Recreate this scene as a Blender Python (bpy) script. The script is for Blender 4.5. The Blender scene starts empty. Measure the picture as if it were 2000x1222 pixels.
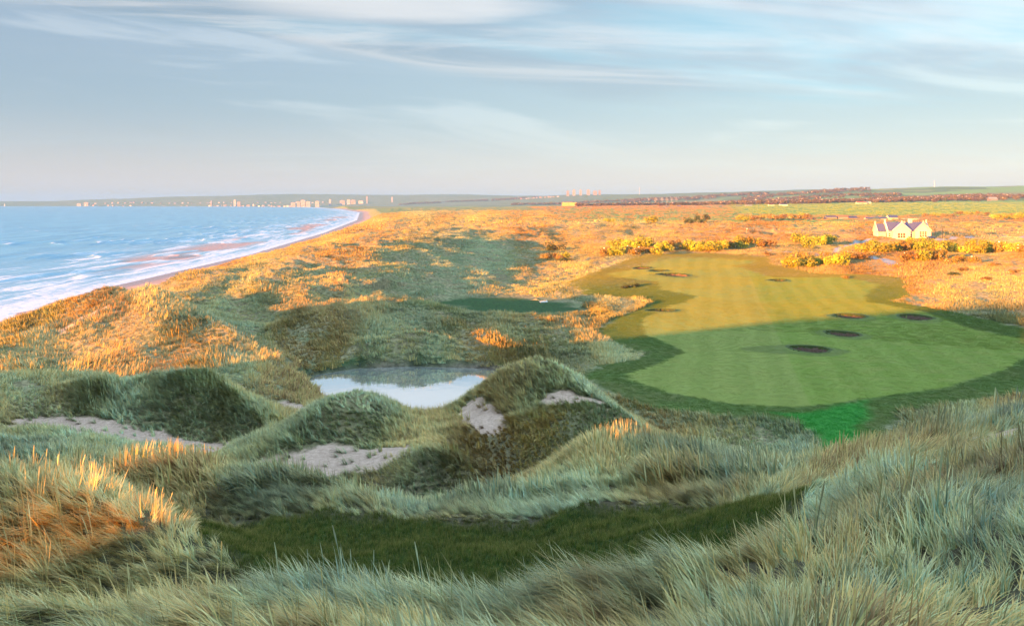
import bpy, math, random
import numpy as np
GRASS = True
random.seed(7); RNG = np.random.default_rng(7)
# ------------------------------------------------------------------ camera, sky, sun
SC = bpy.context.scene
F, HY, CZ = 1570.0, 397.0, 30.0          # focal length and horizon row in a 2000 px wide frame, eye height
cam_d = bpy.data.cameras.new("camera"); cam = bpy.data.objects.new("camera", cam_d)
SC.collection.objects.link(cam); SC.camera = cam
cam.location = (0, 0, CZ); cam.rotation_euler = (math.radians(90), 0, 0)
cam_d.sensor_width = 36; cam_d.lens = 36 * F / 2000; cam_d.shift_y = -(611 - HY) / 2000
cam_d.clip_start = 0.3; cam_d.clip_end = 40000
SUN_EL, SUN_AZ = math.radians(5.4), math.radians(46)     # light travels towards +x,+y, SUN_AZ measured from +x
SX, SY = math.cos(SUN_AZ), math.sin(SUN_AZ)
sl = bpy.data.lights.new("sun", 'SUN'); sun = bpy.data.objects.new("sun", sl); SC.collection.objects.link(sun)
sl.energy = 5.0; sl.angle = math.radians(0.6); sl.color = (1.0, 0.32, 0.04)
from mathutils import Vector
sun.rotation_euler = Vector((-SX*math.cos(SUN_EL), -SY*math.cos(SUN_EL), math.sin(SUN_EL))).to_track_quat('Z', 'Y').to_euler()
SC.view_settings.view_transform = 'Standard'; SC.view_settings.look = 'None'
SC.view_settings.exposure = 2.65; SC.view_settings.gamma = 1.0
SC.cycles.use_denoising = True
SC.cycles.max_bounces = 5; SC.cycles.diffuse_bounces = 2; SC.cycles.transparent_max_bounces = 6
SC.cycles.volume_bounces = 0

class NT:
    def __init__(s, tree): s.t = tree; s.n = tree.nodes; s.l = tree.links
    def new(s, typ, **kw):
        n = s.n.new(typ)
        for k, v in kw.items(): setattr(n, k, v)
        return n
    def put(s, sock, v):
        if v is None: return
        if isinstance(v, bpy.types.NodeSocket): s.l.new(v, sock)
        elif isinstance(v, (tuple, list)) and len(v) == 3 and sock.type == 'RGBA': sock.default_value = (*v, 1)
        else: sock.default_value = v
    def math(s, op, a, b=None, c=None, clamp=False):
        n = s.new('ShaderNodeMath', operation=op); n.use_clamp = clamp
        for i, v in enumerate((a, b, c)): s.put(n.inputs[i], v)
        return n.outputs[0]
    def mix(s, f, a, b, mode='MIX'):
        n = s.new('ShaderNodeMix', data_type='RGBA', blend_type=mode); n.clamp_factor = True
        s.put(n.inputs[0], f); s.put(n.inputs[6], a); s.put(n.inputs[7], b); return n.outputs[2]
    def noise(s, vec, scale, detail=4, rough=0.5, dist=0.0):
        n = s.new('ShaderNodeTexNoise'); s.put(n.inputs['Vector'], vec)
        n.inputs['Scale'].default_value = scale; n.inputs['Detail'].default_value = detail
        n.inputs['Roughness'].default_value = rough; n.inputs['Distortion'].default_value = dist
        return n.outputs['Fac']
    def ss(s, v, a, b, lo=0.0, hi=1.0):
        n = s.new('ShaderNodeMapRange', interpolation_type='SMOOTHSTEP'); s.put(n.inputs[0], v)
        for i, q in enumerate((a, b, lo, hi)): s.put(n.inputs[i+1], q)
        return n.outputs[0]
    def lin(s, v, a, b, lo=0.0, hi=1.0):
        n = s.new('ShaderNodeMapRange'); s.put(n.inputs[0], v)
        for i, q in enumerate((a, b, lo, hi)): s.put(n.inputs[i+1], q)
        return n.outputs[0]
    def attr(s, name, typ='GEOMETRY'):
        n = s.new('ShaderNodeAttribute'); n.attribute_name = name; n.attribute_type = typ; return n
    def vmul(s, v, m):
        n = s.new('ShaderNodeVectorMath', operation='MULTIPLY'); s.put(n.inputs[0], v); n.inputs[1].default_value = m; return n.outputs[0]

def lin(r, g, b):
    f = lambda c: (c/255/12.92) if c/255 <= 0.04045 else ((c/255+0.055)/1.055)**2.4
    return (f(r), f(g), f(b))

W = bpy.data.worlds.new("World"); SC.world = W; W.use_nodes = True
w = NT(W.node_tree); w.n.clear()
out = w.new('ShaderNodeOutputWorld'); bg = w.new('ShaderNodeBackground'); w.l.new(bg.outputs[0], out.inputs[0])
sky = w.new('ShaderNodeTexSky', sky_type='NISHITA'); sky.sun_disc = False
sky.sun_elevation = SUN_EL; sky.sun_rotation = math.atan2(-SX, -SY); sky.air_density = 1.0; sky.dust_density = 0.6; sky.ozone_density = 2.0
tc = w.new('ShaderNodeTexCoord'); sep = w.new('ShaderNodeSeparateXYZ'); w.l.new(tc.outputs['Generated'], sep.inputs[0])
X, Y, Z = sep.outputs
zz = w.math('MAXIMUM', Z, 0.0)
hor = w.math('SQRT', w.math('ADD', w.math('MULTIPLY', X, X), w.math('MULTIPLY', Y, Y)))
# a stratus layer seen in perspective: coordinates on a plane overhead
k = w.math('DIVIDE', 1.0, w.math('ADD', zz, 0.07))
cx = w.math('MULTIPLY', X, k); cy = w.math('MULTIPLY', Y, k)
comb = w.new('ShaderNodeCombineXYZ'); w.put(comb.inputs[0], w.math('ADD', w.math('MULTIPLY', cx, 0.34), w.math('MULTIPLY', cy, 0.05))); w.put(comb.inputs[1], w.math('ADD', w.math('MULTIPLY', cy, 0.62), w.math('MULTIPLY', cx, -0.18)))
cv = comb.outputs[0]
n1 = w.noise(cv, 1.0, 6, 0.52, 0.35)
comb2 = w.new('ShaderNodeCombineXYZ'); w.put(comb2.inputs[0], w.math('MULTIPLY', cx, 0.33)); w.put(comb2.inputs[1], w.math('ADD', w.math('MULTIPLY', cy, 1.05), w.math('MULTIPLY', cx, -0.16))); comb2.inputs[2].default_value = 4.0
n2 = w.noise(comb2.outputs[0], 1.1, 7, 0.6, 0.8)
tint = w.ss(w.math('DIVIDE', X, hor), -0.6, 0.7)           # bluish over the sea, paler inland
deep = w.mix(tint, lin(108,142,168), lin(172,212,228))
veil = w.mix(tint, lin(150,180,199), lin(206,229,236))
grey = w.mix(tint, lin(138,156,174), lin(180,190,201))
cloudy = w.mix(w.ss(n1, 0.36, 0.52), veil, grey)
clr = w.mix(w.ss(w.math('ADD', w.math('MULTIPLY', n2, 0.6), w.math('MULTIPLY', n1, 0.4)), 0.38, 0.50), deep, cloudy)
wisp = w.math('MULTIPLY', w.ss(n2, 0.50, 0.66), w.ss(Z, 0.05, 0.20))
clr = w.mix(w.math('MULTIPLY', wisp, 0.5), clr, lin(240,232,228))
hz = w.mix(tint, lin(210,203,214), lin(238,229,226))
# broad soft bank of grey stratus low over the bay, its ragged top falling away inland
az_ = w.math('DIVIDE', X, hor)
sft = w.new('ShaderNodeCombineXYZ'); w.put(sft.inputs[0], w.math('MULTIPLY', az_, 2.4)); w.put(sft.inputs[1], w.math('ADD', w.math('MULTIPLY', Z, 17.0), w.math('MULTIPLY', az_, 1.6))); w.put(sft.inputs[2], w.math('MULTIPLY', Y, 0.7))
n3 = w.noise(sft.outputs[0], 1.0, 5, 0.55, 0.5)
edge = w.math('SUBTRACT', w.math('ADD', w.math('SUBTRACT', 0.168, w.math('MULTIPLY', az_, 0.085)), w.math('MULTIPLY', w.math('SUBTRACT', n3, 0.5), 0.16)), Z)
bank = w.math('MULTIPLY', w.ss(edge, -0.012, 0.03), w.ss(Z, 0.02, 0.085))
bank = w.math('MULTIPLY', bank, w.ss(n3, 0.22, 0.48, 0.55, 0.95))
clr = w.mix(bank, clr, w.mix(w.ss(az_, -0.6, 0.5), lin(153,170,190), lin(180,197,206)))
gap = w.math('MULTIPLY', w.ss(n3, 0.56, 0.68), w.ss(Z, 0.03, 0.09)); clr = w.mix(w.math('MULTIPLY', gap, 0.6), clr, w.mix(tint, lin(196,205,216), lin(224,232,232)))
# one bright cream cloud high at the left centre
dxc = w.math('DIVIDE', w.math('ADD', az_, 0.17), 0.19); dzc = w.math('DIVIDE', w.math('SUBTRACT', Z, 0.236), 0.020)
cc = w.math('ADD', w.math('ADD', w.math('MULTIPLY', dxc, dxc), w.math('MULTIPLY', dzc, dzc)), w.math('MULTIPLY', w.math('SUBTRACT', n2, 0.5), 5.0))
clr = w.mix(w.math('MULTIPLY', w.ss(cc, 1.6, 0.1), 0.85), clr, lin(230,226,224))
f_h = w.math('POWER', w.ss(Z, 0.14, 0.0), 1.35)
clr = w.mix(f_h, clr, hz)
below = w.ss(Z, -0.02, 0.0)
# the physical sky shows through and shifts with the sun
bg2 = w.new('ShaderNodeBackground'); w.l.new(sky.outputs[0], bg2.inputs[0]); bg2.inputs[1].default_value = 0.012
# unseen overhead sky brightened as added fill for the shade, above the visible band
clr = w.mix(w.ss(Z, 0.24, 0.50), clr, (1.15, 1.5, 1.8))
w.put(bg.inputs[0], clr); bg.inputs[1].default_value = 0.150
addb = w.new('ShaderNodeAddShader'); w.l.new(bg.outputs[0], addb.inputs[0]); w.l.new(bg2.outputs[0], addb.inputs[1]); w.l.new(addb.outputs[0], out.inputs[0])

# ------------------------------------------------------------------ numpy noise
_P = RNG.permutation(4096).astype(np.int64); _A = RNG.random(4096)*2*np.pi; _GX, _GY = np.cos(_A), np.sin(_A)
def gnoise(x, y):
    xi = np.floor(x).astype(np.int64); yi = np.floor(y).astype(np.int64); fx = x-xi; fy = y-yi
    u = fx*fx*fx*(fx*(fx*6-15)+10); v = fy*fy*fy*(fy*(fy*6-15)+10)
    def g(a, b):
        h = _P[(_P[(xi+a) & 4095]+yi+b) & 4095]; return _GX[h]*(fx-a)+_GY[h]*(fy-b)
    return ((g(0,0)*(1-u)+g(1,0)*u)*(1-v)+(g(0,1)*(1-u)+g(1,1)*u)*v)*1.5
def fbm(x, y, s, oct=4, gain=0.5, ox=0.0):
    t = 0; a = 1.0; f = 1.0/s
    for i in range(oct): t = t+a*gnoise(x*f+ox+i*17.3, y*f-ox*1.7+i*9.1); a *= gain; f *= 2.03
    return t
def ridged(x, y, s, oct=4, gain=0.5, ox=0.0):
    t = 0; a = 1.0; f = 1.0/s
    for i in range(oct): t = t+a*(1-2.2*np.abs(gnoise(x*f+ox+i*11.3, y*f+ox*2.1-i*7.7))); a *= gain; f *= 2.07
    return t
def sst(x, a, b):
    t = np.clip((x-a)/(b-a), 0, 1); return t*t*(3-2*t)

def sdpoly(x, y, poly, closed=True):
    """signed distance, positive inside"""
    P = np.asarray(poly, float); d = np.full(x.shape, 1e18); ins = np.zeros(x.shape, bool); n = len(P)
    for i in range(n if closed else n-1):
        a = P[i]; b = P[(i+1) % n]; e = b-a; wx = x-a[0]; wy = y-a[1]
        t = np.clip((wx*e[0]+wy*e[1])/(e@e), 0, 1); d = np.minimum(d, (wx-t*e[0])**2+(wy-t*e[1])**2)
        if e[1] != 0:
            c = ((a[1] > y) != (b[1] > y)) & (x < e[0]*(y-a[1])/e[1]+a[0]); ins ^= c
    return np.where(ins, 1, -1)*np.sqrt(d)
def plan(pts, z):          # picture corner points -> plan points on level z
    return [((px-1000)*D/F, D) for px, py in pts for D in [(CZ-z)*F/(py-HY)]]
# ------------------------------------------------------------------ control heights
CP = []
def P(*rows):
    for px, py, D in rows: CP.append(((px-1000)*D/F, D, CZ-(py-HY)*D/F))
def Zc(*rows):
    for px, D, z in rows: CP.append(((px-1000)*D/F, D, z))
def Wc(*rows):
    for r in rows: CP.append(r)
Wc((0,1.5,26.6),(3,0,26.8),(-3,0,26.4),(0,-4,27),(8,0,27.6),(-8,0,25.5),(0,-12,27.5),(-8,-10,25.5),(14,-8,28.5),(0,5,26.2),(3,4,26.4))
Zc((-300,13,22.0))
P((0,1222,12),(300,1222,11.5),(600,1222,10.5),(900,1222,10),(1200,1222,9.5),(1500,1222,8.5),(1800,1222,7.5),(2000,1222,7),(2300,1222,6.5))
P((550,1178,13),(750,1195,12.5),(1000,1195,12),(1200,1140,12.5),(1500,1105,12),(1700,1035,12),(1850,985,12),(2000,935,12.5),(2200,900,13))
Zc((600,16.5,20.9),(800,16,20.8),(1000,16,20.8),(1200,16.5,20.9),(1400,17,21.4))
P((500,1100,20),(650,1105,21),(800,1110,21),(1000,1095,21),(1200,1080,21),(1350,1060,20),(1500,1010,19.5),(1650,960,18.5))
P((550,1040,22.8),(700,1058,23),(850,1065,23),(1000,1060,23),(1150,1040,23.5))
P((0,862,34),(200,885,32),(500,920,28.5),(600,940,27.5),(700,972,26.5),(900,988,26.5),(1080,985,26.5),(350,905,30))
P((0,930,22),(100,945,21.5),(260,1010,20),(400,1068,19),(490,1110,18),(0,1040,20),(100,1060,20),(200,1090,19.3),(300,1110,18.6),(400,1130,17.8),(0,1130,18.8),(150,1150,18.3),(0,1195,13),(150,1195,13),(300,1190,13),(450,1180,13.2))
Zc((0,17,21.0),(200,16.5,21.0),(400,16,21),(-300,17,20.6),(-600,13,21),(-600,9,22.3),(-900,14,20.5))
Zc((0,27,20),(150,26,20),(300,25,19.9),(430,23.5,20.1),(-200,27,20))
P((1250,975,26),(1150,930,31),(1300,960,27),(1300,900,32),(1130,880,35),(1200,868,37),(1300,876,36.5),(1380,890,35),(1450,915,33),(1550,930,29.5),(1650,918,26.5),(1750,868,24.5),(1900,835,22.5),(2000,815,21.5),(2150,790,21),(1700,920,20),(1850,900,17),(1450,980,24),(1550,960,23),(2000,880,16))
Zc((0,46,15),(250,44,15),(500,38,15.5),(650,35,15.5),(800,34,15.5),(950,34,15.8),(1100,42,15))
P((500,897,45),(600,940,42),(700,950,41),(560,852,47.5),(640,792,50),(700,772,51.5),(740,785,52),(790,806,53),(870,815,53),(930,762,55),(990,722,56),(1050,706,56.5),(1100,722,56.5),(1150,752,56),(1200,795,54),(1260,838,50),(1000,850,46),(900,900,41.5),(1100,830,46),(820,900,42),(700,850,48),(1040,780,51.5))
Zc((700,60,12.5),(600,60,11),(870,62,11),(1050,66,13),(1150,66,12),(700,72,8.5),(870,74,7),(1050,80,8.5),(1250,62,10.5),(1250,78,7.4),(1350,52,11.5),(1450,46,13),(1400,64,8.5),(1550,44,13.5),(1600,60,8.5),(1700,60,9),(1700,40,15),(1850,40,17),(1900,60,11),(2000,34,20),(2000,75,9),(2200,70,15),(2300,100,10.5))
P((0,752,64),(170,755,65),(290,750,66),(370,730,67),(430,765,65),(500,815,62),(545,862,56),(0,810,60),(150,815,61),(300,838,61),(420,855,60),(100,850,54),(250,878,52),(420,893,50),(-200,750,64))
Zc((0,78,12.2),(200,76,12.2),(370,76,11.8),(450,72,11.5))
Zc((0,87,9),(100,87,9),(200,86,9),(300,86,9.3),(380,84,9.6),(450,80,9.2),(-200,88,8.5))
P((0,705,99),(0,668,112),(100,702,99),(200,702,98),(300,692,100),(350,694,100),(150,660,110),(240,668,104),(200,630,111),(240,595,117),(280,572,122),(330,587,118),(400,627,113),(440,657,106),(530,703,98),(620,757,92),(440,742,90),(520,785,83),(560,822,75),(390,690,99),(610,800,80))
Zc((330,142,10.5),(440,125,8.2),(500,120,7.6),(600,112,6),(260,138,11.5))
P((200,564,150),(255,580,145),(120,630,138),(60,656,130),(0,682,125),(-150,690,115),(-300,720,100))
Wc((-80,172,8.5),(-84,190,8.5),(-76,160,10))
P((372,545,200),(411,537,235),(450,548,200),(520,562,185),(600,545,212),(700,542,215),(750,567,195),(700,582,180),(600,592,172),(500,592,170),(440,600,165),(500,640,140),(600,640,138),(700,640,138),(800,640,140),(650,692,122))
Wc((-88,140,8),(-95,150,5.5),(-108,172,3),(-104,190,4),(-102,212,6),(-92,240,7.5),(-90,300,8.5),(-94,380,9),(-100,480,10),(-116,620,10.5),(-140,800,11),(-200,1400,12),(-420,2600,13))
Wc((-60,240,12.5),(-48,240,13.2),(-52,300,13.8),(-45,380,13.8),(-35,480,12.5),(-20,600,12),(0,800,12),(-20,205,7.5),(0,250,7.3),(8,300,7.2),(14,350,7.6),(25,400,8),(32,250,7.4),(-10,170,6.4),(10,140,6.2),(0,125,6.4),(20,120,6.4),(30,180,6.7))
Wc((60,430,12),(100,440,11),(40,520,12),(70,560,12),(150,520,10.5))
Wc((20,92,6.6),(45,100,6.8),(80,100,7),(110,120,7.6),(30,150,6.9),(60,150,6.9),(95,150,7),(40,200,7.4),(75,200,7.5),(110,185,7.6),(50,260,9.3),(90,260,9.4),(60,340,11.5),(100,340,11.8),(70,300,10.6),(40,300,10.4),(130,160,9.5),(150,200,11),(180,250,11.5),(120,240,9),(160,320,10),(220,320,10),(200,400,8.6),(120,400,8.8),(229,440,8.6),(229,471,8.7),(262,471,8.5),(229,500,8.7),(300,420,9.5),(300,560,9))
Wc((150,640,9.2),(400,640,9.2),(300,850,9),(100,850,11),(800,950,10),(300,1200,11),(1000,1500,16),(0,1500,14),(-60,2000,14),(600,2000,19),(1400,2000,24),(1500,2700,42),(800,2700,28),(2200,3200,62),(2500,2000,40))
P((2300,358,4500),(2000,366,4500),(1850,363,4500),(1700,368,4600),(1600,374,5000),(1450,377,6000),(1250,380,7200),(1100,383,8000),(950,386,8500),(850,386,8700),(780,384,9200),(680,386,9200),(560,387,9200),(480,385,9200),(350,389,9200),(200,391,9200),(100,393,9500),(0,394,9500),(-300,394,9500),(-800,394,9000))
Zc((600,8600,8),(800,7000,12),(400,8600,8),(100,8600,8),(1000,5000,18),(1300,4500,25),(800,4500,12),(1000,3000,16),(1200,3500,20))
for a in range(-180, 181, 20):
    t = math.radians(a); CP.append((14000*math.sin(t), 14000*math.cos(t), 20.0))
# dunes added out of frame, left of and behind the viewpoint, to shade the hollow (heights tuned to the long shadows)
def PS(p, s): return (SY*p+SX*s, -SX*p+SY*s)
CAST = [(-96,-46,15),(-89,-46,20),(-82,-46,29),(-76,-44,30),(-70,-44,29),(-58,-44,30),(-48,-44,30.5),(-39,-42,30),(-31,-38,25.0),(-25,-36,22.0),(-20,-35,26.2),(-14,-34,27.4),(-6,-30,31),(4,-30,35),(16,-28,37),(30,-28,39)]
for p, s, z in CAST:
    x, y = PS(p, s); CP.append((x, y, z)); x, y = PS(p, s-26); CP.append((x, y, z-6))
for a, r, z in ((-60,26,20.5),(-70,40,19),(-50,95,9.5),(-60,70,11),(60,20,27),(60,45,22),(70,100,18),(90,30,27),(120,30,27),(180,40,24),(180,120,15),(90,120,16),(140,120,15),(-120,110,10),(-95,105,10),(50,200,16),(70,400,14),(120,600,14),(180,600,14),(50,900,14),(80,2500,40),(150,3000,40)):
    t = math.radians(a); CP.append((r*math.sin(t), r*math.cos(t), z))
CP = np.array(CP)
def warp(x, y): return np.arctan2(x, y), np.log(np.maximum(np.hypot(x, y), 1.0))
ct, cr = warp(CP[:,0], CP[:,1])
# wrap the angle so that the back seam closes
m1 = ct > 2.2; m2 = ct < -2.2
ct = np.concatenate([ct, ct[m1]-2*np.pi, ct[m2]+2*np.pi]); crr = np.concatenate([cr, cr[m1], cr[m2]]); czz = np.concatenate([CP[:,2], CP[m1,2], CP[m2,2]])
qz = (CZ-czz)/(np.exp(crr)+8)      # fit the drop below eye level per metre of distance: even precision near and far
def kern(d2): return (d2+0.0006)**0.75
n = len(ct); A = np.zeros((n+3, n+3)); A[:n,:n] = kern((ct[:,None]-ct)**2+(crr[:,None]-crr)**2); A[:n,:n] += np.eye(n)*(-0.0002)
A[:n,n] = 1; A[:n,n+1] = ct; A[:n,n+2] = crr; A[n:,:n] = A[:n,n:].T
sol = np.linalg.solve(A, np.concatenate([qz, [0,0,0]]))
NTH, NR = 700, 520
GT = np.concatenate([np.linspace(-np.pi, -0.75, 120, endpoint=False), np.linspace(-0.75, 0.75, 460, endpoint=False), np.linspace(0.75, np.pi, 120)])
GR = np.linspace(0, math.log(15000), NR)
gz = np.zeros((NTH, NR))
for i in range(0, NTH, 20):
    tt, rr = np.meshgrid(GT[i:i+20], GR, indexing='ij'); tt = tt.ravel(); rr = rr.ravel()
    gz[i:i+20] = (kern((tt[:,None]-ct)**2+(rr[:,None]-crr)**2)@sol[:n]+sol[n]+sol[n+1]*tt+sol[n+2]*rr).reshape(-1, NR)
def base(x, y):
    t, r = warp(x, y); i = np.clip(np.searchsorted(GT, t)-1, 0, NTH-2); ft = np.clip((t-GT[i])/(GT[i+1]-GT[i]), 0, 1)
    jf = np.clip(r/(GR[1]-GR[0]), 0, NR-1.001); j = jf.astype(int); fr = jf-j
    q = (gz[i,j]*(1-fr)+gz[i,j+1]*fr)*(1-ft)+(gz[i+1,j]*(1-fr)+gz[i+1,j+1]*fr)*ft
    return CZ-q*(np.hypot(x, y)+8)
# sharp dune crests: picture point and distance along each, then the slip slope
RIDGES = [([(640,700,121.5),(700,668,124.5),(790,650,127),(870,660,126.5),(950,690,123.5)],0.5),([(560,668,128),(640,656,133),(760,650,140),(860,660,139)],0.35),
 ([(930,785,54),(1000,728,55.5),(1050,703,56.5),(1105,722,56),(1170,768,55),(1255,842,51)],0.66),
 ([(560,862,47),(630,802,50),(690,772,52),(730,780,53),(790,812,53),(860,812,53)],0.6),
 ([(150,668,104),(190,628,109),(215,603,113),(250,579,119),(290,566,122),(340,588,118),(400,620,113),(448,640,107),(530,690,98),(625,752,92)],0.62),
 ([(20,674,127),(70,650,132),(110,624,140),(160,588,146),(200,560,150),(232,558,150),(262,578,146)],0.66),
 ([(-60,745,64),(60,752,65),(170,756,65),(260,746,66),(340,722,68),(400,730,68),(450,768,65),(520,828,61),(560,875,56)],0.7),
 ([(470,575,178),(560,565,188),(640,552,200),(700,548,205),(745,560,200)],0.5),
 ([(310,580,196),(370,560,215),(450,546,235),(520,532,275),(590,508,335),(640,488,410),(690,462,540)],0.42),
 ([(640,520,250),(740,512,270),(840,500,310),(900,490,330)],0.38),
 ([(560,600,160),(650,590,168),(700,600,160)],0.45),
 ([(0,920,22.5),(100,935,22),(180,965,21),(260,995,20.3),(400,1047,19.2),(500,1098,18.3)],0.66),
 ([(1080,1010,24),(1150,985,25),(1230,975,25.5),(1310,1000,25.5),(1340,1030,25)],0.9),
 ([(540,1165,13.3),(620,1160,13.4),(720,1175,13)],0.6),
 ([(1150,888,37),(1200,868,38),(1290,872,37.5),(1370,885,36)],0.5),
 ([(980,462,470),(1060,448,520),(1150,455,500),(1230,452,520)],0.3),([(1330,455,540),(1450,447,580),(1560,452,560)],0.25),([(1080,480,400),(1180,470,440),(1260,476,420)],0.3)]
RP = [([((px-1000)*D/F, D, CZ-(py-HY)*D/F) for px, py, D in L_], sl_) for L_, sl_ in RIDGES]
def crests(x, y, h):
    for L_, sl_ in RP:
        A_ = np.array(L_); zm = A_[:,2].max(); R_ = (zm+2)/sl_*0+22+0.05*A_[:,1].max()
        q = (x > A_[:,0].min()-R_) & (x < A_[:,0].max()+R_) & (y > A_[:,1].min()-R_) & (y < A_[:,1].max()+R_)
        if not q.any(): continue
        xs, ys = x[q], y[q]; best = np.full(len(xs), -1e9)
        wv = fbm(xs, ys, 7, 2, 0.5, 4.4)*0.9
        for a, b in zip(A_[:-1], A_[1:]):
            e = b[:2]-a[:2]; t = np.clip(((xs-a[0])*e[0]+(ys-a[1])*e[1])/(e@e), 0, 1)
            d = np.hypot(xs-a[0]-t*e[0], ys-a[1]-t*e[1]); d = np.maximum(d+wv*sst(d, 0.5, 4), 0); best = np.maximum(best, a[2]*(1-t)+b[2]*t-sl_*d)
        k_ = 0.5+0.01*A_[:,1].mean(); hq = h[q]; t = np.clip(0.5+0.5*(best-hq)/k_, 0, 1); h[q] = hq*(1-t)+best*t+k_*t*(1-t)*0.6
    return h
# ------------------------------------------------------------------ zones in plan
FZ = 7.0
def fairz(y): return FZ+0.032*np.maximum(y-185, 0)
def planf(pts):
    o = []
    for px, py in pts:
        k = (py-HY)/F; D = (CZ-FZ)/k
        if D > 185: D = (CZ-FZ+0.032*185)/(k+0.032)
        o.append(((px-1000)*D/F, D))
    return o
FAIR = planf([(1255,625),(1260,650),(1310,672),(1335,690),(1290,708),(1225,728),(1230,742),(1300,765),(1420,781),(1560,786),(1700,775),(1850,755),(1960,722),(2010,690),(2010,660),(1900,640),(1800,612),(1700,592),(1690,575),(1720,556),(1640,545),(1520,540),(1440,522),(1480,508),(1400,502),(1290,508),(1240,522),(1180,532),(1200,545),(1280,550),(1290,565),(1360,575),(1330,590),(1290,600)])
COLLAR = planf([(1180,640),(1200,625),(1262,602),(1275,590),(1250,580),(1150,572),(1120,548),(1180,522),(1260,500),(1400,494),(1500,500),(1500,515),(1600,535),(1760,545),(1770,575),(1740,588),(1830,606),(2000,640),(2150,660),(2150,730),(1900,780),(1750,800),(1710,870),(1620,885),(1590,842),(1540,815),(1400,805),(1260,790),(1180,760),(1145,735),(1180,712),(1250,700),(1268,685),(1210,670),(1185,655)])
VIVID = planf([(1480,795),(1570,797),(1700,774),(1692,830),(1690,900),(1600,900),(1590,842),(1555,812)])
POND = plan([(600,758),(630,733),(700,722),(800,718),(940,722),(1010,735),(1030,780),(930,840),(800,850),(700,830),(630,780)], 5.5)
BOG = plan([(830,592),(900,580),(1000,577),(1120,590),(1140,606),(1040,612),(930,610)], 6.4)
BOGW = [plan([(1035,587),(1052,583),(1090,580),(1092,583),(1060,587)], 6.2), plan([(1052,589),(1068,586),(1070,591),(1055,592)], 6.2)]
LAND = [(-150,-3000),(-150,-200),(-146,0),(-141,222),(-145,304),(-153,471),(-190,812),(-275,1427),(-495,2617),(-900,4200),(-1500,6000),(-2700,7500),(-4500,8150),(-6500,8250),(-20000,8400),(-20000,20000),(20000,20000),(20000,-3000)]
BUNK = []                       # (x, y, half width, half length, depth)
for px, py, hw, hl, dp in ((1581,684,2.7,2.6,1.3),(1646,653,2.5,2.6,1.3),(1659,622,2.6,2.8,1.4),(1787,623,2.7,2.8,1.4),(1293,606,2.7,2.6,1.4),(1316,539,3.9,3.2,1.5),(1520,547,2.0,2.2,1.1),(1255,521,2.3,2.6,1.1),(1285,529,2.2,2.4,1.1)):
    bx_, D = planf([(px, py)])[0]; BUNK.append((bx_, D, hw, hl, dp))
def shore(x, y): return sdpoly(x, y, LAND)
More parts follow.
